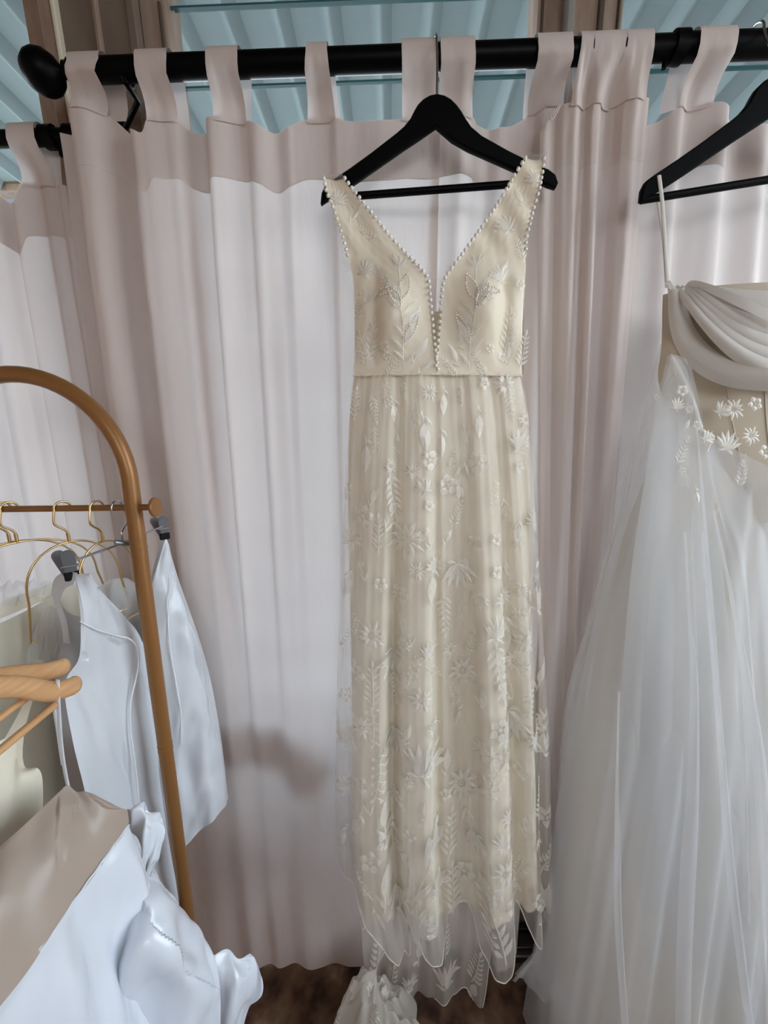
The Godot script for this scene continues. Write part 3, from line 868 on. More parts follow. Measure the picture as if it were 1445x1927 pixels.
# ------------------------------------------------------------------ the lace gown in the middle
const GZ := -0.805
func lace_gown() -> void:
	black_hanger("black wooden hanger carrying the ivory lace gown", -0.822, func(x, y): return [x, y], 822, [640, 371, 1012, 343])
	var o := thing("lace_gown", "ivory lace wedding gown with plunging beaded neckline on the black hanger", "wedding dress")
	var outL := [[338, 612], [360, 616], [385, 626], [440, 645], [480, 656], [498, 658], [520, 664], [580, 668], [640, 669], [690, 666], [708, 664]]
	var inL := [[338, 646], [360, 662], [405, 698], [445, 731], [480, 761], [510, 787], [530, 800], [560, 804], [600, 808], [650, 813], [692, 819], [708, 820]]
	var outR := [[300, 1021], [318, 1020], [345, 1014], [400, 1000], [445, 988], [478, 988], [500, 990], [540, 988], [620, 985], [690, 985], [708, 985]]
	var inR := [[300, 990], [330, 971], [370, 948], [410, 921], [440, 901], [495, 862], [530, 838], [560, 832], [600, 829], [650, 825], [692, 821], [708, 820]]
	var fz := func(px: float, py: float) -> float:
		var b := 0.016 + 0.030 * sm(330, 560, py)
		var s := clampf((px - 662.0) / (987.0 - 662.0), 0.0, 1.0)
		b += 0.020 * (1.0 - pow(2.0 * s - 1.0, 2.0)) * sm(420, 560, py)
		b += 0.030 * exp(-pow((px - 735.0) / 48.0, 2) - pow((py - 590.0) / 62.0, 2))
		b += 0.030 * exp(-pow((px - 912.0) / 48.0, 2) - pow((py - 590.0) / 62.0, 2))
		b -= 0.016 * exp(-pow((px - 705.0) / 12.0, 2)) * sm(500, 540, py) * (1.0 - sm(640, 700, py))
		b -= 0.014 * exp(-pow((px - 948.0) / 14.0, 2)) * sm(500, 540, py) * (1.0 - sm(640, 700, py))
		b += 0.003 * sin((px - py * 0.55) * 0.11) * (1.0 - sm(420, 520, py))
		return b
	var body := func(px: float, py: float) -> Vector3:
		var cz := lerpf(0.016, 0.055, sm(330, 600, py))          # mean stand-off of the cloth from the hanger plane
		return at(px, py, GZ + cz) + Vector3(0, 0, fz.call(px, py) - cz)
	for side in 2:
		var top := 338.0 if side == 0 else 300.0
		var oc := outL if side == 0 else outR
		var ic := inL if side == 0 else inR
		var half := part(o, "bodice_half", sheet(34, 70, func(u: float, v: float):
			var py := lerpf(top, 708.0, v)
			return body.call(lerpf(cv(oc, py), cv(ic, py), u), py)), M.bodice_satin)
		part(half, "lace_overlay", sheet(34, 70, func(u: float, v: float):
			var py := lerpf(top, 708.0, v)
			return body.call(lerpf(cv(oc, py) - 2.0, cv(ic, py) + 2.0 * (1 - 2 * side) * 0.0, u), py) + Vector3(0, 0, 0.0022 + 0.0008 * sin(u * 40.0) * sin(v * 55.0))), M.lace_net)
		# shoulder turned over the hanger and down the back
		var bk := part(o, "shoulder_back", sheet(10, 16, func(u: float, v: float):
			var px := lerpf(cv(oc, top), cv(ic, top), u)
			var q := at(px, top, GZ)
			if v < 0.35:
				var a := PI * v / 0.35
				return q + Vector3(0, sin(a) * 0.006, lerpf(fz.call(px, top), -0.026, v / 0.35))
			var k := (v - 0.35) / 0.65
			return at(lerpf(px, cv(oc, 480.0), k * 0.8), lerpf(top, 500.0, k), GZ) + Vector3(0, 0, -0.026)), M.lace_net)
		# pearl trims on neck edge and armhole
		var st := begin()
		var ne := []
		for py in range(int(top), 700, 4): ne.append([cv(ic, py) + (3.0 if side == 0 else -3.0), py])
		var P := []
		for q in along(ne, 11.5): P.append(body.call(q.x, q.y) + Vector3(0, 0, 0.002))
		beads(st, P, 0.0036)
		st.generate_normals()
		part(half, "neckline_pearls", st.commit(), M.pearl, "row of small white pearls along the neckline", "stuff")
		st = begin()
		ne = []
		for py in range(int(top), 488 if side == 0 else 474, 4): ne.append([cv(oc, py) + (-2.0 if side == 0 else 2.0), py])
		P = []
		for q in along(ne, 11.5): P.append(body.call(q.x, q.y) + Vector3(0, 0, 0.002))
		beads(st, P, 0.0034)
		st.generate_normals()
		part(half, "armhole_pearls", st.commit(), M.pearl, "row of small white pearls along the armhole", "stuff")
		# beaded leaf spray on the cup
		var mir := side == 1
		var cx := 757.0 if side == 0 else 884.0
		var g := func(x: float, y: float) -> Vector2: return Vector2(cx + (x if side == 0 else -x), y)
		var polys := []
		polys.append_array(stem([g.call(3, 698), g.call(2, 640), g.call(-3, 590), g.call(-5, 540), g.call(-8, 505), g.call(-25, 485)], 3.0))
		polys.append_array(stem([g.call(-2, 600), g.call(-18, 560), g.call(-30, 530), g.call(-36, 520)], 2.5))
		polys.append_array(stem([g.call(0, 600), g.call(12, 585), g.call(26, 572)], 2.2))
		for l in [[-4, 575, -30, 530, 13], [-3, 590, -28, 572, 12], [0, 620, 28, 588, 13], [3, 655, 28, 605, 14], [3, 665, -22, 640, 10], [3, 680, -18, 662, 9], [3, 690, 24, 665, 9], [-8, 508, -18, 480, 10], [-8, 510, -2, 482, 10], [-8, 510, 10, 490, 9], [2, 640, -16, 618, 8]]:
			polys.append(leaf(g.call(l[0], l[1]), g.call(l[2], l[3]), l[4]))
		var emb := part(half, "leaf_spray", stitch(polys, Vector2.ZERO, 0.0, false, body, 0.003), M.embroidery, "large raised leaf spray on the cup")
		st = begin()
		for lf in [[-4, 575, 10, 522, 19], [-4, 588, -28, 545, 15], [4, 650, 30, 595, 14], [-22, 560, -52, 555, 12]]:
			var q := leaf(g.call(lf[0], lf[1]), g.call(lf[2], lf[3]), lf[4])
			var ring := []
			for e in q: ring.append([e.x, e.y])
			ring.append([q[0].x, q[0].y])
			P = []
			for e in along(ring, 5.2): P.append(body.call(e.x, e.y) + Vector3(0, 0, 0.0032))
			beads(st, P, 0.0017)
		st.generate_normals()
		part(half, "beaded_leaf_outlines", st.commit(), M.pearl, "leaf outlines drawn in tiny seed pearls", "stuff")
		# smaller sprigs over the rest of the bodice
		var spots := [[715, 520, 5, 46, -0.5], [690, 505, 6, 44, 0.4], [700, 640, 0, 74, 0.15], [722, 655, 2, 30, 0.0], [728, 672, 2, 26, 0.5], [684, 660, 0, 70, -0.25], [740, 690, 0, 50, 0.6], [790, 660, 5, 60, 0.5], [800, 690, 5, 40, 0.8], [700, 560, 5, 40, 0.8], [672, 400, 5, 46, 0.6], [640, 372, 6, 40, 0.9], [690, 440, 0, 50, -0.9], [676, 580, 0, 50, 0.1], [780, 600, 5, 46, 0.4]] if side == 0 else [[945, 505, 5, 44, 0.4], [935, 520, 6, 46, -0.4], [955, 625, 0, 84, 0.1], [955, 660, 5, 50, 0.0], [945, 672, 2, 28, 0.0], [918, 660, 2, 26, 0.3], [978, 535, 2, 32, 0.0], [912, 560, 6, 40, 0.6], [900, 690, 0, 46, -0.6], [850, 670, 5, 50, -0.5], [845, 695, 0, 44, -0.7], [985, 660, 0, 70, 0.2], [975, 370, 5, 46, -0.5], [950, 420, 6, 50, -0.5], [978, 470, 0, 50, -0.3], [1000, 335, 6, 40, -0.5], [862, 640, 5, 44, -0.3]]
		for s in spots:
			part(half, ["fern_sprig", "tulip", "round_flower", "berry_twig", "star_flower", "broad_leaf", "open_bloom"][s[2]], stitch(motif(s[2], s[3]), Vector2(s[0], s[1]), s[4], false, body, 0.003), M.embroidery)
	part(o, "waist_seam", tube(range(41).map(func(i): return body.call(lerpf(664, 985, i / 40.0), 706.0) + Vector3(0, 0, 0.001)), 0.0016, 6), M.bodice_satin)
	# net filling the deep neckline, and the back of the bodice
	part(o, "illusion_insert", sheet(10, 16, func(u: float, v: float):
		var py := lerpf(527.0, 690.0, v)
		return body.call(lerpf(cv(inL, py), cv(inR, py), u), py) + Vector3(0, 0, -0.004)), M.illusion_net)
	part(o, "bodice_back", sheet(24, 24, func(u: float, v: float):
		var top := 505.0 + 60.0 * sin(u * PI)
		var py := lerpf(top, 708.0, v)
		return at(lerpf(668, 984, u), py, GZ + 0.04) + Vector3(0, 0, lerpf(0.004, -0.068, sqrt(maxf(sin(u * PI), 0.0))))), M.bodice_satin)
	var lab := part(o, "care_label", sheet(2, 4, func(u: float, v: float): return at(lerpf(986, 998, u) - v * 5.0, lerpf(402, 462, v), GZ) + Vector3(0, 0, -0.02)), M.illusion_net, "clear size label with black print in the armhole")
	for k in 5:
		part(lab, "print_line", sheet(1, 1, func(u: float, v: float): return at(988 + u * 7 - k * 1.0, 410 + k * 10 + v * (5 if k % 2 == 0 else 3), GZ) + Vector3(0, 0, -0.019)), M.print_black)
	# skirt
	var SL := [[704, 664], [760, 657], [850, 650], [1000, 642], [1200, 633], [1450, 627], [1560, 627], [1700, 640], [1800, 660]]
	var SR := [[704, 986], [760, 997], [850, 1008], [1000, 1020], [1200, 1032], [1450, 1045], [1560, 1047], [1700, 1050], [1800, 1052]]
	var folds := [[0.0, -0.3], [0.03, 0.1], [0.07, -0.25], [0.11, 0.9], [0.17, 1.0], [0.235, 0.7], [0.262, -0.7], [0.29, -0.2], [0.31, 0.5], [0.36, 0.75], [0.435, 0.6], [0.462, -0.5], [0.50, -0.35], [0.54, -0.7], [0.60, -0.75], [0.645, -0.3], [0.67, 0.8], [0.71, 1.0], [0.77, 0.75], [0.795, -0.5], [0.83, -0.3], [0.85, 0.5], [0.90, 0.7], [0.93, -0.4], [0.96, 0.1], [1.0, -0.3]]
	var dome := func(s: float, py: float) -> float:
		var d := lerpf(0.036, 0.056, sm(704, 1500, py))
		var q := 1.0 - pow(2.0 * s - 1.0, 2.0)
		return lerpf(0.044 + 0.020 * q, 0.028 + d * sqrt(maxf(q, 0.0)), sm(706, 860, py))
	var sk := func(px: float, py: float) -> Vector3:
		var l := cv(SL, py)
		var r := cv(SR, py)
		px = clampf(px, l, r)
		var s := (px - l) / (r - l)
		var amp := lerpf(0.005, 0.031, sm(720, 1400, py))
		var d: float = dome.call(s, py) + amp * cv(folds, s)
		d += 0.0022 * sin(s * 92.0 + 3.0 * sin(s * 11.0)) * (1.0 - sm(706, 900, py)) + 0.0010 * sin(s * 160.0 + py * 0.004)
		return at(px, py, GZ + 0.055) + Vector3(0, 0, d - 0.055)
	var hem := [[627, 1640], [655, 1668], [672, 1700], [700, 1735], [735, 1786], [750, 1780], [760, 1715], [770, 1700], [780, 1752], [800, 1768], [818, 1764], [827, 1740], [836, 1695], [870, 1690], [884, 1720], [890, 1772], [915, 1792], [940, 1788], [957, 1745], [964, 1694], [985, 1722], [1004, 1756], [1012, 1752], [1018, 1712], [1030, 1738], [1050, 1746]]
	var lace := part(o, "lace_overskirt", sheet(230, 120, func(u: float, v: float):
		var px := lerpf(627.0, 1050.0, u)
		var h := cv(hem, px)
		var py := lerpf(706.0, h, v)
		return sk.call(lerpf(cv(SL, py), cv(SR, py), u), py)), M.lace_net)
	part(lace, "hem_edging", tube(range(161).map(func(i):
		var u: float = i / 160.0
		var h := cv(hem, lerpf(627.0, 1050.0, u))
		return sk.call(lerpf(cv(SL, h), cv(SR, h), u), h)), 0.0014, 6), M.embroidery)
	part(o, "skirt_lining", sheet(150, 80, func(u: float, v: float):
		var py := lerpf(706.0, 1700.0 + 6.0 * sin(u * 30.0), v)
		var l := cv(SL, py) + lerpf(1.0, 34.0, sm(720, 1450, py))
		var r := cv(SR, py) - lerpf(1.0, 36.0, sm(720, 1450, py))
		var s := (lerpf(l, r, u) - cv(SL, py)) / (cv(SR, py) - cv(SL, py))
		var amp := lerpf(0.005, 0.029, sm(720, 1400, py))
		var edge := sqrt(maxf(0.0, 1.0 - pow(2.0 * u - 1.0, 2.0)))
		return at(lerpf(l, r, u), py, GZ + 0.045) + Vector3(0, 0, dome.call(s, py) * lerpf(0.7, 1.0, edge) - 0.045 - 0.006 - 0.006 * sm(720, 1000, py) + amp * cv(folds, s))), M.lining)
	part(o, "lining_back", sheet(40, 30, func(u: float, v: float):
		var py := lerpf(706.0, 1690.0, v)
		var l := cv(SL, py) + lerpf(1.0, 34.0, sm(720, 1450, py))
		var r := cv(SR, py) - lerpf(1.0, 36.0, sm(720, 1450, py))
		return at(lerpf(l, r, u), py, GZ) + Vector3(0, 0, -0.022 - 0.012 * sin(u * PI) + 0.004 * sin(u * 22.0))), M.lining)
	# embroidered motifs of the overskirt: the ones that can be told apart first
	var names := ["fern_sprig", "tulip", "round_flower", "berry_twig", "star_flower", "broad_leaf", "open_bloom"]
	var hand := [[866, 905, 1, 66, 3.14], [806, 948, 2, 34, 0.0], [813, 1100, 5, 70, 3.1], [740, 930, 0, 90, 3.0], [930, 1010, 2, 36, 0.0], [930, 1068, 2, 38, 0.0], [712, 1000, 0, 66, 0.0], [716, 1090, 2, 40, 0.0], [765, 1010, 4, 92, 0.0], [862, 1080, 6, 70, 3.0], [800, 820, 5, 76, 3.0], [980, 830, 6, 60, 0.2], [978, 880, 2, 36, 0], [702, 1270, 0, 80, 0.0], [706, 1330, 3, 80, 2.9], [718, 1420, 3, 100, 3.1], [915, 1430, 3, 120, 0.35], [930, 1240, 0, 110, 3.0], [953, 1200, 5, 80, 3.1], [928, 1165, 6, 60, 0.2], [960, 1360, 6, 80, 3.0], [868, 1470, 4, 80, 0.0], [838, 1420, 5, 56, 0.0], [800, 1590, 1, 120, 0.2], [790, 1690, 6, 90, 0.7], [922, 1700, 0, 130, -0.3], [940, 1600, 4, 70, 0.2], [728, 1620, 5, 90, 0.1], [725, 1500, 5, 80, 0.0], [650, 1380, 6, 70, 0.4], [648, 1480, 4, 60, 0], [650, 1310, 2, 44, 0], [1022, 1130, 6, 70, 0.5], [1028, 1360, 4, 64, 0.3], [1026, 1400, 6, 60, 0.2], [1030, 1540, 2, 54, 0.0], [1034, 1690, 6, 70, 0.3], [1030, 1620, 0, 60, 0.5], [1022, 1270, 5, 66, 0.3], [800, 1400, 6, 90, 0.5], [845, 1560, 0, 90, 0.1], [850, 1660, 0, 90, 0.0], [690, 860, 5, 70, 3.1], [700, 1180, 4, 70, 0.0], [870, 1260, 4, 70, 0], [835, 1150, 0, 80, 3.1], [770, 1250, 3, 70, 0.2], [668, 760, 0, 60, 0.1], [960, 760, 0, 60, 3.0], [900, 800, 5, 60, 3.1], [745, 780, 5, 60, 2.9], [835, 760, 5, 54, 3.1]]
	for s in hand:
		part(lace, names[s[2]], stitch(motif(s[2], s[3]), Vector2(s[0], s[1]), s[4], false, sk), M.embroidery)
	for j in 21:
		for i in 8:
			var py := 735.0 + j * 47.0 + rng.randf_range(-14, 14)
			var l := cv(SL, py)
			var r := cv(SR, py)
			var px := lerpf(l + 8, r - 8, (i + 0.5 + 0.5 * (j % 2) - 0.25) / 8.0) + rng.randf_range(-12, 12)
			var k := rng.randi_range(0, 6)
			var sz := rng.randf_range(34, 62)
			var tn := rng.randf_range(-0.5, 0.5) + (PI if rng.randf() < 0.5 else 0.0)
			var near := false
			for s in hand: near = near or (absf(s[0] - px) < 22 and absf(s[1] - py) < 34)
			if near or py > cv(hem, px) - 30: continue
			part(lace, names[k], stitch(motif(k, sz), Vector2(px, py), tn, rng.randf() < 0.5, sk), M.embroidery)
	# train behind, down to the floor and gathered there
	var tl := [[1560, 640], [1700, 676], [1800, 684], [1860, 690], [1900, 690]]
	var trn := func(px: float, py: float) -> Vector3:
		return at(px, py, GZ) + Vector3(0, 0, -0.004 + 0.012 * sin(px * 0.085) + 0.006 * sin(px * 0.19 + py * 0.01))
	var them := [[670, 1880], [700, 1890], [760, 1890], [800, 1886], [826, 1880], [850, 1884], [866, 1868], [880, 1876], [897, 1892], [912, 1868], [925, 1800]]
	var tr := part(o, "train", sheet(110, 50, func(u: float, v: float):
		var py := lerpf(1600.0, cv(them, lerpf(670, 925, u)), v)
		return trn.call(lerpf(cv(tl, py), 925.0, u), py)), M.lace_train, "sheer lace train hanging below the hem")
	part(tr, "train_edging", tube(range(101).map(func(i):
		var u: float = i / 100.0
		var h := cv(them, lerpf(670, 925, u))
		return trn.call(lerpf(cv(tl, h), 925.0, u), h)), 0.0014, 6), M.embroidery)
	for s in [[712, 1790, 0, 80, 0.1], [735, 1850, 0, 70, 0.2], [790, 1800, 5, 60, 0.1], [840, 1830, 6, 60, 0.1], [895, 1820, 0, 70, 0.2], [705, 1720, 6, 60, 0.3], [836, 1760, 0, 70, 0.0], [890, 1865, 5, 40, 0.2], [770, 1850, 4, 50, 0.0]]:
		part(tr, names[s[2]], stitch(motif(s[2], s[3]), Vector2(s[0], s[1]), s[4], false, trn), M.embroidery)
	# the heap of lace on the floor
	var hc := at(712, 1900, -0.76)
	var heap := func(u: float, v: float) -> Vector3:      # v runs outwards from the crown of the heap
		var a := u * TAU
		var rr := v * (1.0 + 0.08 * sin(a * 5.0) + 0.05 * sin(a * 9.0 + 1.0))
		var h := 0.19 * pow(maxf(cos(minf(v, 1.0) * PI * 0.5), 0.0), 0.8) * (1.0 + 0.35 * cos(a - 2.9)) + 0.016 * sin(a * 7.0 + v * 9.0) * sin(v * PI) + 0.010 * sin(a * 13.0 - v * 14.0) * sin(v * PI)
		return Vector3(hc.x + cos(a) * rr * 0.13, maxf(h, 0.0) + 0.004, -0.735 + sin(a) * rr * 0.10)
	for k in 2:
		part(tr, "floor_gathers", sheet(70, 60, func(u: float, v: float): return heap.call(u, v) - Vector3(0, 0.008 * k * (1.0 - v), 0)), M.lace_train, "lace gathered in a heap on the floor")
	for i in 16:
		var cu := 0.12 + 0.76 * rng.randf()
		var cvv := 0.15 + 0.75 * rng.randf()
		var k := rng.randi_range(0, 6)
		var s2 := func(x: float, y: float) -> Vector3: return heap.call(cu + x * 0.0025, clampf(cvv + y * 0.006, 0.05, 0.97)) + Vector3(0, 0.002, 0)
		part(tr, names[k], stitch(motif(k, 40), Vector2.ZERO, rng.randf() * TAU, false, s2, 0.0005), M.embroidery)

# ------------------------------------------------------------------ the cowl neck gown at the right
const CZ := -0.76
func cowl_gown() -> void:
	var mx := func(x, y): return [1203.0 + (x - 604.0) * 1.2, 380.0 + (y - 385.0) * 1.13 - (x - 604.0) * 0.022]
	black_hanger("black wooden hanger carrying the cowl neck tulle gown", -0.79, mx, 1465, [1206, 377, 1700, 297])
	var o := thing("cowl_gown", "off white tulle gown with draped cowl bodice and thin straps", "wedding dress")
	var C := 1462.0      # picture column of the gown's middle
	# corset under the drape
	var cl := [[540, 1262], [600, 1256], [650, 1250], [705, 1246], [760, 1262], [850, 1296], [950, 1336], [1075, 1385]]
	var cor := func(u: float, v: float) -> Vector3:
		var py := lerpf(548.0, 1075.0, v)
		var l := cv(cl, py)
		var s := 2.0 * u - 1.0
		return at(C + s * (C - l), py, CZ) + Vector3(0, 0, 0.065 * sqrt(maxf(1.0 - s * s, 0.0)) - 0.02 + 0.012 * exp(-pow((py - 660) / 70.0, 2)))
	part(o, "corset", sheet(50, 40, cor), M.corset_nude)
	for k in [0.2, 0.34, 0.5, 0.66, 0.8]:
		part(o, "corset_boning", tube(range(25).map(func(i): return cor.call(k, 0.3 + 0.7 * i / 24.0) + Vector3(0, 0, 0.0005)), 0.0013, 6), M.corset_nude)
	# cowl: swags hanging from two corners, one fold below another
	for k in 5:
		var a0 := [at(1290, 537, CZ), at(1286, 540, CZ), at(1281, 541, CZ), at(1275, 541, CZ), at(1266, 540, CZ)][k] as Vector3
		var dip: float = [70.0, 112.0, 142.0, 166.0, 190.0][k]
		var nxt: float = [106.0, 136.0, 160.0, 184.0, 198.0][k]
		var wid: float = [1.0, 1.02, 1.05, 1.08, 1.1][k]
		var half_w: float = at(C, 540, CZ).x - a0.x
		var swag := func(u: float, v: float) -> Vector3:
			var s := 2.0 * u - 1.0
			var sag := pow(maxf(1.0 - pow(absf(s), 2.6), 0.0), 0.75)
			var d := lerpf(dip - 26.0, nxt + 4.0, v)
			var y := a0.y - sag * (at(C, 540, CZ).y - at(C, 540 + d, CZ).y) + 0.004 * (1.0 - v) * (1.0 - absf(s))
			var zz := 0.012 + 0.062 * sqrt(maxf(1.0 - s * s, 0.0)) + sag * (0.006 * k + 0.014 * sin(v * PI * 0.8)) - 0.004 * v
			return Vector3(at(C, 540, CZ).x + s * half_w * (1.0 + 0.02 * sin(v * 3.0)), y - 0.012 * v * (1.0 - sag), CZ + zz)
		part(o, "cowl_fold", sheet(60, 12, swag), M.cowl_chiffon)
	part(o, "side_band", net_sheet(pxnet([
		[[1256, 540, -0.755], [1258, 600, -0.75], [1272, 655, -0.745], [1310, 700, -0.72], [1370, 728, -0.69], [1462, 738, -0.66]],
		[[1266, 545, -0.745], [1274, 600, -0.738], [1290, 645, -0.73], [1325, 684, -0.705], [1380, 708, -0.675], [1462, 714, -0.65]],
		[[1288, 540, -0.742], [1296, 590, -0.735], [1318, 632, -0.722], [1352, 664, -0.70], [1395, 686, -0.672], [1462, 694, -0.648]]]), 20, 60), M.cowl_chiffon)
	part(o, "top_edge", net_sheet(pxnet([
		[[1256, 538, -0.757], [1268, 548, -0.752], [1284, 546, -0.75], [1300, 528, -0.745], [1340, 536, -0.72], [1400, 560, -0.69], [1462, 590, -0.67]],
		[[1257, 546, -0.753], [1268, 556, -0.748], [1286, 556, -0.745], [1304, 540, -0.738], [1344, 556, -0.712], [1402, 584, -0.682], [1462, 612, -0.662]]]), 6, 50), M.cowl_chiffon)
	for s in [0, 1]:
		var pts := [[1240, 330, -0.778], [1246, 380, -0.772], [1250, 440, -0.765], [1254, 500, -0.76], [1257, 541, -0.757]] if s == 0 else [[1232, 345, -0.800], [1242, 400, -0.79], [1250, 460, -0.78], [1255, 541, -0.768]]
		part(o, "strap", tube(path(pts.map(func(p): return at(p[0], p[1], p[2])), 20), 0.0036, 8, 0.3), M.cowl_chiffon)
	var mxx := at(C, 400, CZ).x
	for k in 2:
		part(o, "strap", tube(path([[1240, 330, -0.778], [1250, 440, -0.765], [1257, 541, -0.757]].map(func(p):
			var q := at(p[0], p[1], p[2])
			return Vector3(2.0 * mxx - q.x, q.y, q.z - 0.02 * k)), 16), 0.0036, 8, 0.3), M.cowl_chiffon)
	part(o, "strap_bow", tube(path([at(1252, 535, -0.755), at(1259, 531, -0.752), at(1264, 538, -0.75), at(1270, 545, -0.748), at(1279, 549, -0.747)], 14), 0.0028, 8, 0.6), M.embroidery)
	# skirt lining, then layers of tulle opening towards the floor
	var xl := at(C, 900, CZ).x
	var skirt := func(y_top: float, left: Array, dz: float, amp: float, fr: float, ph: float, yb: float) -> Callable:
		return func(u: float, v: float) -> Vector3:
			var y := lerpf(y_top, yb, v)
			var w := cv(left, v)
			var s := 2.0 * u - 1.0
			var f := amp * (0.25 + v) * (sin(s * fr + ph) + 0.45 * sin(s * fr * 2.3 + ph * 2.0))
			return Vector3(xl + s * w + 0.3 * f * cos(s * 3.0), y, CZ - 0.01 + (0.025 + 0.13 * v + dz * sm(0.12, 0.5, v)) * sqrt(maxf(1.0 - s * s, 0.0)) + f)
	var yt := at(C, 705, CZ).y
	part(o, "skirt_lining", sheet(90, 40, skirt.call(yt, [[0.0, 0.20], [0.10, 0.245], [0.2, 0.285], [0.35, 0.31], [1.0, 0.325]], 0.0, 0.006, 16.0, 0.3, 0.03)), M.gown_lining)
	part(o, "tulle_layer", sheet(150, 50, skirt.call(yt, [[0.0, 0.205], [0.10, 0.25], [0.2, 0.29], [0.5, 0.325], [1.0, 0.36]], 0.035, 0.008, 19.0, 1.3, 0.02)), M.tulle)
	part(o, "tulle_layer", sheet(150, 50, skirt.call(yt, [[0.0, 0.21], [0.10, 0.258], [0.2, 0.30], [0.5, 0.35], [1.0, 0.40]], 0.047, 0.010, 23.0, 2.1, 0.015)), M.tulle)
	# outermost tulle sweeping left over the floor
	var sweep := pxnet([
		[[1243, 648, -0.79], [1194, 806, -0.80], [1150, 1000, -0.80], [1100, 1180, -0.80], [1062, 1320, -0.80], [1046, 1500, -0.80], [1040, 1650, -0.80], [1020, 1760, -0.79], [962, 1836, -0.775]],
		[[1247, 650, -0.785], [1208, 806, -0.79], [1180, 1000, -0.785], [1140, 1180, -0.78], [1110, 1320, -0.775], [1098, 1500, -0.77], [1092, 1650, -0.765], [1075, 1780, -0.755], [1020, 1874, -0.735]],
		[[1251, 652, -0.775], [1224, 802, -0.775], [1202, 1000, -0.76], [1184, 1180, -0.75], [1166, 1320, -0.74], [1158, 1500, -0.73], [1156, 1650, -0.725], [1155, 1790, -0.715], [1110, 1940, -0.69]],
		[[1256, 656, -0.765], [1242, 800, -0.755], [1226, 1000, -0.735], [1216, 1180, -0.72], [1206, 1320, -0.71], [1200, 1500, -0.70], [1200, 1650, -0.695], [1204, 1800, -0.69], [1190, 1990, -0.66]],
		[[1262, 664, -0.75], [1264, 800, -0.735], [1262, 1000, -0.71], [1264, 1180, -0.695], [1268, 1320, -0.685], [1270, 1500, -0.675], [1272, 1650, -0.67], [1280, 1800, -0.665], [1290, 2010, -0.64]]])
	part(o, "tulle_sweep", net_sheet(sweep, 90, 70, func(u: float, v: float): return Vector3(0, 0, 0.010 * v * sin(u * 26.0 + v * 2.0) + 0.005 * v * sin(u * 55.0))), M.tulle)
	part(o, "tulle_sweep", net_sheet(sweep, 90, 70, func(u: float, v: float): return Vector3(0.01, 0, -0.012 + 0.010 * v * sin(u * 19.0 + 1.0))), M.tulle)
	# the off-shoulder drape: folds fanning out from the side
	var fan := [
		[[1262, 668], [1240, 760], [1215, 900], [1190, 1060], [1172, 1250], [1163, 1420], [1158, 1600], [1156, 1780], [1165, 1990]],
		[[1268, 668], [1262, 760], [1250, 900], [1238, 1060], [1226, 1250], [1218, 1420], [1214, 1600], [1212, 1780], [1220, 1990]],
		[[1278, 670], [1284, 760], [1290, 900], [1288, 1060], [1290, 1250], [1288, 1420], [1280, 1600], [1274, 1780], [1280, 1990]],
		[[1290, 676], [1302, 760], [1312, 900], [1322, 1060], [1334, 1250], [1342, 1420], [1350, 1600], [1356, 1780], [1368, 1990]],
		[[1300, 690], [1318, 770], [1336, 900], [1356, 1060], [1376, 1250], [1392, 1420], [1404, 1600], [1414, 1780], [1430, 1990]]]
	var fz := [-0.715, -0.690, -0.670, -0.655, -0.650]
	var fnet := []
	for i in 5:
		var c := []
		for j in 9: c.append(at(fan[i][j][0], fan[i][j][1], fz[i] - 0.012 + 0.004 * j))
		fnet.append(c)
	part(o, "tulle_drape", net_sheet(fnet, 120, 80, func(u: float, v: float): return Vector3(0, 0, (0.002 + 0.009 * v) * (absf(sin(u * 14.0 + 0.4)) - 0.5))), M.tulle)
	part(o, "tulle_drape", net_sheet(fnet, 120, 80, func(u: float, v: float): return Vector3(0.012 * v, 0, -0.010 + (0.002 + 0.008 * v) * (absf(sin(u * 9.0 + 2.0)) - 0.5))), M.tulle)
	# doubled folds of tulle that catch the light
	for f in [[[1286, 1000], [1293, 1150], [1298, 1300], [1290, 1500], [1280, 1620], [1272, 1800], [1270, 1990], 0.022], [[1318, 1000], [1330, 1150], [1342, 1300], [1352, 1450], [1362, 1600], [1380, 1760], [1410, 1990], 0.012], [[1163, 1300], [1160, 1400], [1157, 1500], [1156, 1600], [1155, 1700], [1160, 1800], [1172, 1960], 0.010], [[1340, 960], [1368, 1100], [1392, 1250], [1412, 1400], [1424, 1560], [1440, 1760], [1470, 1990], 0.02]]:
		var c1 := []
		var c2 := []
		for j in 7:
			c1.append(at(f[j][0], f[j][1], -0.645 + 0.010 * j))
			c2.append(at(f[j][0], f[j][1], -0.640 + 0.010 * j) + Vector3(f[7] * sm(0.0, 4.5, j) * 1.35, 0, 0.004))
		part(o, "tulle_pleat", net_sheet([c1, c2], 10, 60, func(u: float, v: float): return Vector3(0, 0, 0.004 * sin(u * PI))), M.tulle_fold)
	# centre overlay, open in a V below the waist
	part(o, "tulle_overlay", net_sheet(pxnet([
		[[1330, 830, -0.665], [1350, 940, -0.66], [1372, 1062, -0.655], [1385, 1250, -0.645], [1395, 1500, -0.63], [1400, 1990, -0.60]],
		[[1332, 820, -0.66], [1360, 950, -0.652], [1392, 1060, -0.648], [1410, 1250, -0.635], [1425, 1500, -0.62], [1440, 1990, -0.59]],
		[[1500, 900, -0.64], [1470, 980, -0.642], [1445, 1005, -0.645], [1455, 1250, -0.63], [1475, 1500, -0.615], [1500, 1990, -0.585]],
		[[1620, 900, -0.66], [1600, 980, -0.66], [1590, 1040, -0.66], [1610, 1250, -0.64], [1640, 1500, -0.62], [1680, 1990, -0.59]]]), 60, 60, func(u: float, v: float): return Vector3(0, 0, 0.006 * v * sin(u * 24.0))), M.tulle_fold)
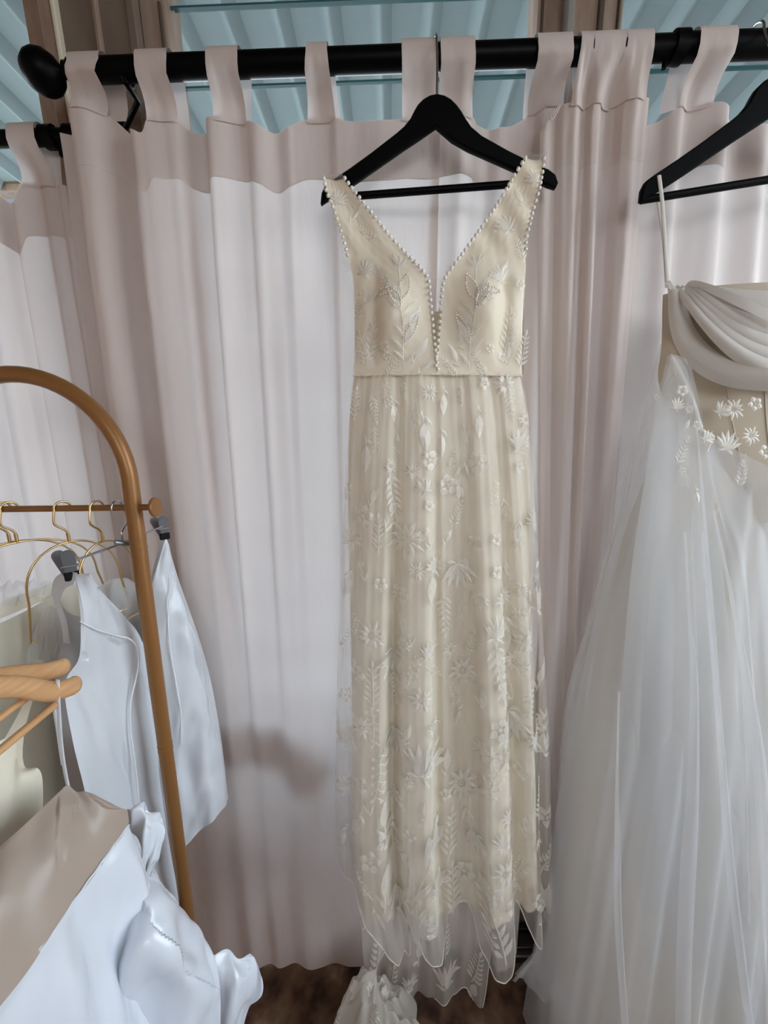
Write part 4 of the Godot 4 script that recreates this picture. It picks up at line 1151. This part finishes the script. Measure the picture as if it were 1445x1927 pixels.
	# lace appliques along the drape and over the corset
	var lay := func(zz: float) -> Callable:
		return func(px: float, py: float) -> Vector3: return at(px, py, zz)
	var names := ["fern_sprig", "tulip", "round_flower", "berry_twig", "star_flower", "broad_leaf", "open_bloom"]
	for a in [[1283, 850, 0, 56, 0.4, -0.655], [1286, 895, 0, 40, 2.8, -0.655], [1235, 748, 4, 22, 0.0, -0.70], [1283, 735, 2, 34, 0.0, -0.675], [1296, 770, 4, 30, 0.3, -0.668], [1312, 800, 2, 30, 0.0, -0.665], [1332, 822, 6, 34, 1.0, -0.66], [1275, 760, 6, 34, 0.5, -0.675], [1292, 800, 5, 30, 0.3, -0.668], [1380, 770, 4, 56, 0.1, -0.69], [1420, 760, 2, 40, 0.2, -0.68], [1370, 830, 6, 54, 0.3, -0.69], [1412, 820, 4, 48, 0.0, -0.68], [1395, 890, 0, 60, 0.2, -0.69], [1440, 850, 2, 40, 0.2, -0.675], [1360, 770, 6, 40, 0.9, -0.695], [1312, 935, 5, 34, 2.9, -0.655]]:
		part(o, "lace_" + names[a[2]], stitch(motif(a[2], a[3]), Vector2(a[0], a[1]), a[4], false, lay.call(a[5] + 0.004), 0.001), M.embroidery)
	part(o, "drape_edging", tube(path([at(1262, 668, -0.71), at(1276, 690, -0.70), at(1295, 730, -0.68), at(1312, 775, -0.668), at(1318, 806, -0.662), at(1332, 815, -0.66), at(1342, 822, -0.66), at(1334, 838, -0.66), at(1330, 850, -0.66)], 30), 0.002, 6), M.embroidery)

# ------------------------------------------------------------------ the arched rack
const RZ := -0.66
var rail_y := 0.0
func rack() -> void:
	var o := thing("clothes_rack", "bronze arched clothes rack with a straight rail ending in a disc", "clothes rack")
	var p0 := at(244, 900, RZ)
	var p1 := at(350, 1700, RZ)
	var dirn := (p1 - p0) / (p1.y - p0.y)
	var foot := p0 + dirn * (0.012 - p0.y)
	var top := at(18, 704, RZ)
	var a := p0.x - top.x
	var pts := [foot, p0.lerp(foot, 0.66), p0.lerp(foot, 0.33), p0]
	for i in range(1, 33):
		var th := PI * i / 32.0
		pts.append(Vector3(top.x + a * cos(th), p0.y + (top.y - p0.y) * sin(th), RZ))
	var lx := top.x - a
	pts.append(Vector3(lx, 0.8, RZ)); pts.append(Vector3(lx - 0.02, 0.012, RZ))
	part(o, "arch_tube", tube(pts, 0.0135, 18), M.rack_gold)
	var r := at(245, 955, RZ)
	rail_y = r.y
	part(o, "rail", tube([Vector3(lx - 0.05, rail_y, RZ), Vector3(at(292, 953, RZ).x, rail_y, RZ)], 0.0058, 14), M.rack_gold)
	for x in [at(292, 953, RZ).x, lx - 0.05]:
		var d := part(o, "end_disc", lathe([[0.0, -0.003], [0.016, -0.003], [0.0175, -0.0015], [0.0175, 0.0015], [0.016, 0.003], [0.0, 0.003]], 28), M.rack_gold)
		d.transform = Transform3D(Basis(Vector3.BACK, -PI / 2), Vector3(x, rail_y, RZ))
	for py in [1008, 1012, 1017, 1030, 1400, 1408]:
		var q := p0 + dirn * (at(250, py, RZ).y - p0.y)
		var q2 := q - dirn.normalized() * 0.0016
		part(o, "joint_ring", tube([q, q2], 0.0142, 18), M.rack_gold)
	for x in [foot.x, lx - 0.02]:
		part(o, "foot_bar", tube([Vector3(x, 0.0135, RZ + 0.16), Vector3(x, 0.0135, RZ - 0.16)], 0.0135, 14), M.rack_gold)

func hung(x: float, ang: float, z: float, y: float) -> Callable:     # hanger axes: local (across, up) -> world, round the rail
	return func(a: float, h: float) -> Vector3: return Vector3(x + a * sin(ang), y + h, z + a * cos(ang))

func wire_hook(o: Node3D, P: Callable, drop: float, R: float, r: float, m: Material) -> void:
	var pts := [P.call(0.0, -drop), P.call(0.0, -drop + 0.016), P.call(0.004, -drop + 0.024), P.call(0.016, -drop + 0.036), P.call(R + 0.002, -R * 0.6)]
	var w := path(pts, 20)
	for i in range(1, 15):
		var a := -0.35 + PI * 1.16 * i / 14.0
		w.append(P.call(cos(a) * R, sin(a) * R))
	part(o, "hook", tube(w, r, 8), m)

func gold_hanger(px: float, ang: float, label: String, wide: float) -> Callable:
	var x := at(px, 957, RZ).x
	var P := hung(x, ang, RZ, rail_y)
	var o := thing("wire_hanger", label, "hanger", "gold wire hangers on the arched rack")
	wire_hook(o, P, 0.062, 0.0125, 0.0019, M.gold_wire)
	part(o, "neck_sleeve", tube([P.call(0.0, -0.064), P.call(0.0, -0.046)], 0.0028, 10), M.gold_wire)
	var pts := []
	for i in 25:
		var t := PI * i / 24.0
		pts.append(P.call(cos(t) * wide, -0.062 - 0.095 + 0.095 * pow(sin(t), 0.75)))
	pts.push_front(P.call(wide * 1.12, -0.225)); pts.append(P.call(-wide * 1.12, -0.225))
	part(o, "shoulder_wire", tube(pts, 0.0019, 8), M.gold_wire)
	part(o, "bottom_wire", tube([P.call(wide * 1.12, -0.225), P.call(-wide * 1.12, -0.225)], 0.0019, 8), M.gold_wire)
	return P

func rack_gowns() -> void:
	# clip hanger with the white satin dress
	var cn := at(133, 1072, -0.555)
	var cf := at(309, 1000, -0.765)
	var mid := (cn + cf) * 0.5
	var o := thing("clip_hanger", "chrome clip hanger with two black tipped clips beside the bronze pole", "hanger")
	var nx := at(232, 1022, RZ)
	var ang := atan2(cf.x - cn.x, cf.z - cn.z)
	var P := hung(nx.x, ang, RZ, rail_y)
	wire_hook(o, P, rail_y - nx.y, 0.0125, 0.0017, M.chrome)
	part(o, "cross_bar", tube([cn + Vector3(0, 0.012, 0), nx, cf + Vector3(0, 0.012, 0)], 0.0021, 8), M.chrome)
	part(o, "swivel", tube([nx + Vector3(-0.008, 0.004, 0.010), nx + Vector3(0.008, -0.004, -0.010)], 0.0055, 10), M.clip_steel)
	for e in [cn, cf]:
		var c: Vector3 = e
		var pl := []
		for q in [[-0.0075, -0.004], [-0.0085, 0.012], [-0.009, 0.026]]: pl.append(Vector3(q[0], q[1], 0))
		for k in 9: pl.append(Vector3(-0.009 * cos(PI * k / 8.0), 0.028 + 0.009 * sin(PI * k / 8.0), 0))
		for q in [[0.009, 0.026], [0.0085, 0.012], [0.0075, -0.004]]: pl.append(Vector3(q[0], q[1], 0))
		var plate := slab(pl, 0.003, 0.0008)
		var g := part(o, "clip", plate, M.clip_steel)
		g.transform = Transform3D(Basis(Vector3.UP, 0.75) * Basis(Vector3.RIGHT, 0.12), c + Vector3(0, -0.004, 0))
		var g2 := part(g, "clip_jaw", plate, M.clip_steel)
		g2.position = Vector3(-0.004, 0, -0.006); g2.rotation = Vector3(-0.6, 0, 0.25)
		part(g, "grip", box_mesh(Vector3(-0.0095, -0.014, -0.006), Vector3(0.0095, 0.001, 0.0035), 0.002), M.grip_black, "black rubber grip")
		part(g, "pivot_pin", tube([Vector3(-0.011, 0.010, 0), Vector3(0.011, 0.010, 0)], 0.0022, 8), M.clip_steel)
	var d := thing("satin_dress", "white satin dress with V neck and piped seams hanging by two clips", "wedding dress")
	var near := pxnet([
		[[140, 1082, -0.553], [149, 1130, -0.553], [152, 1185, -0.553], [148, 1240, -0.548], [122, 1290, -0.525], [136, 1390, -0.52], [160, 1490, -0.52], [190, 1620, -0.515], [215, 1760, -0.50]],
		[[150, 1080, -0.553], [165, 1128, -0.565], [180, 1180, -0.58], [184, 1240, -0.59], [178, 1300, -0.58], [196, 1390, -0.58], [214, 1490, -0.58], [240, 1620, -0.58], [265, 1760, -0.57]],
		[[160, 1079, -0.553], [182, 1124, -0.58], [212, 1172, -0.625], [232, 1235, -0.645], [236, 1310, -0.645], [240, 1390, -0.645], [252, 1490, -0.645], [278, 1620, -0.645], [300, 1730, -0.635]],
		[[168, 1078, -0.553], [196, 1118, -0.60], [235, 1160, -0.67], [268, 1210, -0.695], [282, 1310, -0.70], [292, 1390, -0.70], [304, 1490, -0.70], [324, 1620, -0.70], [340, 1700, -0.70]]])
	part(d, "bodice_half", crumple(near, 90, 140, 0.006, 0.08, Vector3(0.1, 1, 0.3), 1.0, func(u: float, v: float): return Vector3(0.004 * sin(u * PI) * sin(v * 14.0) * v, 0, 0.006 * sin(u * PI) * sm(0.3, 0.5, v))), M.satin_white)
	var far := pxnet([
		[[268, 1210, -0.695], [274, 1260, -0.70], [282, 1310, -0.70], [292, 1390, -0.70], [304, 1490, -0.70], [330, 1620, -0.70]],
		[[276, 1140, -0.715], [296, 1200, -0.715], [310, 1280, -0.715], [324, 1380, -0.715], [336, 1480, -0.715], [352, 1590, -0.715]],
		[[296, 1065, -0.74], [316, 1130, -0.735], [330, 1230, -0.725], [342, 1340, -0.725], [352, 1450, -0.725], [374, 1568, -0.725]],
		[[311, 1016, -0.764], [326, 1080, -0.765], [362, 1200, -0.75], [378, 1310, -0.745], [390, 1430, -0.74], [405, 1540, -0.74]],
		[[315, 1016, -0.766], [333, 1080, -0.79], [374, 1200, -0.80], [398, 1290, -0.80], [418, 1400, -0.80], [430, 1502, -0.80]]])
	part(d, "bodice_half", crumple(far, 90, 120, 0.008, 0.08, Vector3(0.4, 1, 0.2), 4.0, func(u: float, v: float): return Vector3(0, 0, 0.006 * sin(u * 9.0) * sin(v * 9.0) * v)), M.satin_white)
	# turned back inner faces of the straps
	part(d, "strap", net_sheet(pxnet([
		[[146, 1078, -0.553], [122, 1076, -0.556], [102, 1090, -0.56], [98, 1120, -0.562], [112, 1160, -0.566], [120, 1210, -0.57]],
		[[138, 1100, -0.551], [128, 1104, -0.553], [120, 1112, -0.556], [114, 1134, -0.56], [126, 1170, -0.566], [132, 1212, -0.57]]]), 8, 30), M.satin_white, "strap looped under the near clip")
	part(d, "back", net_sheet(pxnet([
		[[304, 1012, -0.77], [286, 1080, -0.775], [272, 1140, -0.78], [262, 1300, -0.78], [262, 1600, -0.78]],
		[[310, 1014, -0.77], [306, 1090, -0.785], [330, 1200, -0.795], [372, 1300, -0.80], [410, 1500, -0.80]]]), 10, 30), M.satin_white)
	part(d, "inner_back", net_sheet(pxnet([
		[[108, 1130, -0.57], [118, 1200, -0.575], [106, 1270, -0.58], [120, 1400, -0.58], [150, 1600, -0.57]],
		[[150, 1160, -0.62], [180, 1240, -0.63], [200, 1320, -0.63], [220, 1450, -0.63], [250, 1650, -0.62]],
		[[262, 1160, -0.78], [270, 1240, -0.79], [280, 1320, -0.80], [290, 1450, -0.80], [300, 1600, -0.80]]]), 20, 30), M.satin_white)
	# piped princess seams
	for s in [[[152, 1168, -0.551], [180, 1182, -0.575], [215, 1194, -0.623], [240, 1199, -0.645], [256, 1212, -0.66], [262, 1238, -0.665], [256, 1275, -0.655], [246, 1320, -0.648], [246, 1370, -0.643], [252, 1420, -0.641], [258, 1470, -0.642], [264, 1530, -0.642]], [[324, 1085, -0.755], [318, 1130, -0.733], [316, 1170, -0.728], [322, 1230, -0.722], [332, 1290, -0.719], [340, 1340, -0.719], [342, 1400, -0.719]]]:
		part(d, "piping", tube(path(s.map(func(p): return at(p[0], p[1], p[2]) + Vector3(0.002, 0, 0.003)), 50), 0.0013, 8), M.piping, "raised corded seam")
	# gold wire hangers and the gowns on them
	gold_hanger(118, -0.55, "gold wire hanger between the paired hangers and the pole, carrying a ruffled gown", 0.072)
	gold_hanger(183, -0.3, "gold wire hanger next to the bronze pole, over a puff of white tulle", 0.055)
	gold_hanger(18, -0.5, "gold wire hanger with a doubled neck, right one of a pair", 0.115)
	gold_hanger(4, -0.5, "gold wire hanger with a doubled neck, left one of a pair", 0.10)
	var b := thing("crepe_gown", "cream crepe gown with tulle ruffles on a gold hanger behind the satin dress", "wedding dress")
	part(b, "bodice", net_sheet(pxnet([
		[[-60, 1190, -0.50], [-60, 1280, -0.50], [-60, 1400, -0.50], [-60, 1600, -0.49], [-60, 1800, -0.48]],
		[[20, 1165, -0.58], [20, 1280, -0.57], [20, 1400, -0.56], [20, 1600, -0.55], [20, 1800, -0.54]],
		[[80, 1130, -0.64], [90, 1250, -0.63], [95, 1400, -0.62], [110, 1600, -0.61], [120, 1800, -0.60]],
		[[135, 1102, -0.70], [150, 1250, -0.69], [165, 1400, -0.68], [180, 1600, -0.66], [190, 1800, -0.64]],
		[[180, 1095, -0.76], [200, 1250, -0.76], [215, 1400, -0.75], [225, 1600, -0.74], [235, 1800, -0.72]]]), 60, 40, func(u: float, v: float): return Vector3(0.010 * sin(u * 17.0) * (0.3 + v), 0, 0)), M.cream_crepe)
	part(b, "waist_band", net_sheet(pxnet([
		[[-20, 1140, -0.58], [40, 1118, -0.62], [100, 1096, -0.67], [140, 1085, -0.71]],
		[[-20, 1172, -0.575], [40, 1148, -0.615], [100, 1122, -0.665], [140, 1108, -0.705]]]), 6, 30), M.cream_crepe)
	part(b, "tulle_ruffle", net_sheet(pxnet([
		[[-10, 1100, -0.60], [20, 1096, -0.62], [60, 1092, -0.65], [100, 1096, -0.68], [130, 1090, -0.72]],
		[[-10, 1120, -0.58], [20, 1112, -0.60], [60, 1106, -0.63], [100, 1106, -0.67], [130, 1100, -0.71]],
		[[-10, 1150, -0.57], [20, 1140, -0.59], [60, 1126, -0.62], [100, 1116, -0.66], [130, 1106, -0.70]]]), 20, 40, func(u: float, v: float): return Vector3(0, 0.004 * sin(v * 40.0), 0.004 * sin(v * 23.0 + u * 5.0))), M.tulle_fold)
	part(b, "lace_ruffle", net_sheet(pxnet([
		[[70, 1150, -0.60], [60, 1190, -0.595], [56, 1230, -0.59], [52, 1270, -0.585]],
		[[100, 1140, -0.605], [100, 1190, -0.60], [96, 1230, -0.595], [92, 1275, -0.59]],
		[[128, 1160, -0.61], [130, 1200, -0.605], [122, 1240, -0.60], [118, 1280, -0.595]]]), 24, 30, func(u: float, v: float): return Vector3(0.004 * sin(u * 20.0 + v * 6.0), 0, 0.004 * sin(u * 33.0))), M.tulle_fold)
	var w := thing("tulle_gown", "white tulle gown puffed up between the satin dress and the bronze pole", "wedding dress")
	for k in 2:
		part(w, "tulle_puff", net_sheet(pxnet([
			[[184, 1108, -0.70], [190, 1130, -0.69], [204, 1170, -0.70], [220, 1230, -0.72]],
			[[205, 1092, -0.71], [212, 1122, -0.70], [226, 1170, -0.71], [240, 1230, -0.73]],
			[[232, 1088, -0.73], [240, 1122, -0.72], [250, 1170, -0.73], [258, 1230, -0.745]],
			[[262, 1098, -0.75], [266, 1130, -0.745], [272, 1180, -0.75], [276, 1230, -0.76]]]), 40, 40, func(u: float, v: float): return Vector3(-0.006 * k, -0.004 * k, -0.006 * k + 0.003 * sin(u * 15.0 + v * 9.0 + k))), M.tulle_fold)
	part(w, "skirt", net_sheet(pxnet([
		[[184, 1112, -0.745], [200, 1200, -0.75], [220, 1300, -0.755], [240, 1500, -0.755]],
		[[225, 1100, -0.76], [246, 1200, -0.765], [262, 1300, -0.77], [280, 1500, -0.77]],
		[[266, 1110, -0.785], [276, 1200, -0.79], [290, 1300, -0.795], [300, 1500, -0.795]]]), 30, 30, func(u: float, v: float): return Vector3(0.006 * sin(u * 22.0), 0, 0)), M.gown_lining)

# ------------------------------------------------------------------ the nearer rail: wooden hangers, cami gown, cream gown
func front_rail() -> void:
	var hz := -0.26
	var ry := 1.535
	var o := thing("garment_rail", "bronze straight rail nearer than the arched rack, holding the wooden hangers", "clothes rail")
	part(o, "rail", tube([Vector3(-1.5, ry, hz), Vector3(-0.36, ry, hz)], 0.010, 14), M.rack_gold)
	for x in [-1.48, -0.66]:
		part(o, "upright", tube([Vector3(x, 0.012, hz), Vector3(x, ry, hz)], 0.012, 14), M.rack_gold)
		part(o, "foot_bar", tube([Vector3(x, 0.012, hz - 0.2), Vector3(x, 0.012, hz + 0.2)], 0.012, 12), M.rack_gold)
	var ex := [at(138, 1286, -0.46), at(116, 1252, -0.475)]
	for k in 2:
		var e: Vector3 = ex[k]
		var x := e.x - 0.02
		var h := thing("wooden_hanger", ["pale beech hanger in front, carrying the satin slip gown", "pale beech hanger behind, with a cream strap looped over it"][k], "hanger", "beech wood hangers")
		var c := Vector3(x, ry - 0.09 - 0.02 * k, hz)
		var fz := absf(e.z - hz)
		var pts := [e + Vector3(0, -0.004, 0), e + Vector3(-0.002, 0.010, fz * 0.15), c.lerp(e, 0.66) + Vector3(0, 0.004, 0), c.lerp(e, 0.33) + Vector3(0, 0.006, 0), c, c.lerp(Vector3(e.x, e.y, 2 * hz - e.z), 0.33) + Vector3(0, 0.014, 0), c.lerp(Vector3(e.x, e.y, 2 * hz - e.z), 0.66) + Vector3(0, 0.020, 0), Vector3(e.x, e.y, 2 * hz - e.z)]
		part(h, "shoulder_bar", tube(path(pts, 60), 0.0125, 14, 0.62), M.beech)
		part(h, "end_cap", sphere_at(e + Vector3(0, -0.003, -0.001), Vector3(0.008, 0.0125, 0.010)), M.beech)
		var n := Vector3(e.x, e.y - 0.016, 2 * hz - e.z)
		part(h, "trouser_bar", tube([e + Vector3(-0.002, -0.010, 0.03), n + Vector3(-0.002, 0.004, -0.03)], 0.0048, 10), M.beech)
		var P := hung(x, PI, hz, ry)
		wire_hook(h, P, ry - c.y - 0.01, 0.014, 0.0019, M.chrome)
	# cami gown: slanting bodice with brown shade in its colour, side falling straight below a piped edge
	var t := thing("cami_gown", "white satin slip gown with shade painted on its bodice and a thin strap, lying over the nearest hanger", "wedding dress")
	part(t, "strap", tube(path([at(108, 1279, -0.435), at(110, 1330, -0.432), at(115, 1400, -0.434), at(122, 1450, -0.44), at(128, 1480, -0.444)], 24), 0.0030, 8, 0.35), M.satin_white)
	part(t, "strap", tube(path([at(100, 1288, -0.45), at(100, 1320, -0.445), at(108, 1370, -0.442), at(118, 1440, -0.444)], 24), 0.0028, 8, 0.3), M.satin_white)
	var E := 1.072       # height of the piped edge
	var edge := func(px: float, py: float) -> Vector3:   # a point of the edge line seen there
		var r := ray(px, py)
		return EYE + r * ((E - EYE.y) / r.y)
	var e0: Vector3 = edge.call(241, 1552)
	var en: Vector3 = edge.call(-10, 1900)
	var top := [at(226, 1526, e0.z + 0.002), at(172, 1490, -0.447), at(146, 1488, -0.444), at(127, 1478, -0.442), at(108, 1494, -0.425), at(70, 1530, -0.40), at(20, 1575, -0.37), at(-60, 1640, -0.34), at(-160, 1720, -0.30)]
	var cols := []
	for i in 9:
		var k := i / 8.0
		var b := e0.lerp(en + (en - e0) * 0.4, k)
		var a: Vector3 = top[i]
		cols.append([a, a.lerp(b, 0.3) + Vector3(0.004, 0.012, 0), a.lerp(b, 0.65) + Vector3(0.006, 0.016, 0), b + Vector3(0.001, 0.004, 0), b])
	part(t, "bodice", crumple(cols, 110, 60, 0.0035, 0.09, Vector3(0.2, 1, 0.8), 7.0, func(u: float, v: float): return Vector3(0, 0.004 * sin(u * 16.0 + v * 2.0) * sin(v * PI), 0.002 * sin(u * 9.0 + v * 6.0))), M.satin_shaded, "satin bodice with brown shade painted into its colour")
	part(t, "edge_piping", tube(range(41).map(func(i): return e0.lerp(en, i / 40.0) + Vector3(0.001, 0.0007 * sin(i * 1.3), 0)), 0.0017, 8), M.satin_train)
	var scol := []
	for i in 7:
		var k := i / 6.0
		var b := e0.lerp(en + (en - e0) * 0.5, k)
		scol.append([b, b + Vector3(0.012, -0.10, 0.0), b + Vector3(0.020, -0.22, 0.004), b + Vector3(0.03, -0.40, 0.01), b + Vector3(0.05, -0.70, 0.02), b + Vector3(0.06, -1.02, 0.03)])
	part(t, "skirt", crumple(scol, 130, 110, 0.007, 0.085, Vector3(0.1, 1, -0.25), 9.0, func(u: float, v: float): return Vector3((0.003 + 0.012 * v) * (sin(u * 15.0 + v * 5.0) + 0.5 * sin(u * 31.0 - v * 3.0)), 0, 0)), M.satin_train, "white satin skirt")
	# gathered train of the gown, pushed out towards the lace gown
	train(t)
	# cream gown behind it
	var c := thing("cream_gown", "cream crepe gown with its strap looped over the rear wooden hanger", "wedding dress")
	part(c, "strap", net_sheet(pxnet([
		[[58, 1243, -0.468], [60, 1262, -0.455], [58, 1290, -0.448], [46, 1320, -0.448], [20, 1370, -0.44], [-10, 1420, -0.43]],
		[[80, 1242, -0.470], [80, 1262, -0.458], [72, 1290, -0.45], [58, 1330, -0.45], [46, 1380, -0.445], [40, 1430, -0.44]]]), 6, 40), M.cream_crepe)
	part(c, "bodice", net_sheet(pxnet([
		[[-80, 1400, -0.36], [-80, 1480, -0.36], [-80, 1560, -0.36], [-80, 1700, -0.35]],
		[[-10, 1400, -0.42], [-10, 1470, -0.41], [-10, 1540, -0.41], [-10, 1700, -0.40]],
		[[30, 1375, -0.445], [30, 1440, -0.44], [40, 1510, -0.435], [40, 1700, -0.43]],
		[[48, 1352, -0.455], [42, 1440, -0.462], [76, 1470, -0.462], [72, 1700, -0.46]]]), 40, 30, func(u: float, v: float): return Vector3(0.004 * sin(u * 12.0 + v * 4.0), 0, 0)), M.cream_crepe)

func sphere_at(c: Vector3, r: Vector3) -> ArrayMesh:
	return sheet(16, 10, func(u: float, v: float): return c + Vector3(sin(v * PI) * cos(u * TAU) * r.x, cos(v * PI) * r.y, sin(v * PI) * sin(u * TAU) * r.z))

func train(t: Node3D) -> void:
	part(t, "train_lobe", crumple(pxnet([
		[[196, 1700, -0.44], [190, 1780, -0.42], [176, 1860, -0.405], [150, 1940, -0.40], [120, 2040, -0.40]],
		[[236, 1664, -0.46], [226, 1740, -0.425], [216, 1820, -0.40], [196, 1900, -0.395], [190, 2040, -0.39]],
		[[266, 1650, -0.475], [272, 1720, -0.43], [270, 1810, -0.395], [250, 1890, -0.41], [250, 2040, -0.40]],
		[[298, 1658, -0.485], [318, 1725, -0.445], [326, 1810, -0.415], [312, 1880, -0.42], [320, 2040, -0.41]],
		[[330, 1694, -0.50], [360, 1760, -0.47], [372, 1840, -0.445], [378, 1920, -0.44], [385, 2040, -0.43]],
		[[346, 1716, -0.52], [392, 1784, -0.50], [410, 1850, -0.485], [414, 1930, -0.475], [420, 2040, -0.47]]]), 120, 100, 0.010, 0.095, Vector3(0.4, 1, 0.2), 12.0, func(u: float, v: float): return Vector3(0.003 * sin(u * 14.0), 0.004 * sin(u * 9.0 + v * 13.0) * sin(v * PI), 0.006 * sin(u * 17.0 + v * 4.0) * v)), M.satin_train, "bright rounded fold of satin train")
	part(t, "train_ruffle", crumple(pxnet([
		[[384, 1790, -0.505], [386, 1830, -0.50], [384, 1880, -0.495], [380, 1930, -0.49], [376, 2010, -0.49]],
		[[410, 1794, -0.515], [414, 1840, -0.495], [412, 1890, -0.485], [408, 1940, -0.48], [404, 2010, -0.48]],
		[[440, 1794, -0.525], [448, 1840, -0.50], [440, 1890, -0.49], [432, 1940, -0.485], [424, 2010, -0.485]],
		[[464, 1800, -0.535], [474, 1836, -0.525], [468, 1880, -0.515], [452, 1920, -0.51], [440, 2010, -0.50]],
		[[478, 1808, -0.54], [495, 1836, -0.535], [494, 1866, -0.53], [470, 1890, -0.53], [452, 1960, -0.52]]]), 80, 70, 0.005, 0.07, Vector3(-0.2, 1, 0), 15.0, func(u: float, v: float): return Vector3(0, 0, 0.006 * sin(u * 13.0 + v * 2.0))), M.satin_train)
	part(t, "train_corner", crumple(pxnet([
		[[240, 1520, -0.50], [250, 1560, -0.495], [262, 1600, -0.49], [268, 1650, -0.485]],
		[[258, 1515, -0.505], [270, 1548, -0.49], [274, 1590, -0.485], [272, 1650, -0.48]],
		[[280, 1520, -0.51], [292, 1552, -0.50], [288, 1600, -0.49], [276, 1650, -0.485]],
		[[296, 1536, -0.515], [312, 1566, -0.51], [300, 1610, -0.50], [280, 1655, -0.49]]]), 50, 60, 0.005, 0.05, Vector3(0.3, 1, 0), 18.0, func(u: float, v: float): return Vector3(0, 0.003 * sin(v * 16.0), 0.005 * sin(u * 11.0 + v * 7.0))), M.satin_train)
	part(t, "under_layer", crumple(pxnet([
		[[240, 1545, -0.535], [246, 1620, -0.525], [244, 1700, -0.510], [230, 1800, -0.500], [220, 2000, -0.490]],
		[[262, 1600, -0.545], [280, 1650, -0.540], [290, 1720, -0.530], [290, 1800, -0.520], [290, 2000, -0.510]],
		[[290, 1640, -0.565], [320, 1680, -0.565], [350, 1730, -0.560], [380, 1800, -0.555], [400, 2000, -0.550]]]), 60, 60, 0.005, 0.08, Vector3(0.2, 1, 0), 21.0, func(u: float, v: float): return Vector3(0.004 * sin(v * 20.0 + u * 8.0), 0, 0)), M.satin_train)
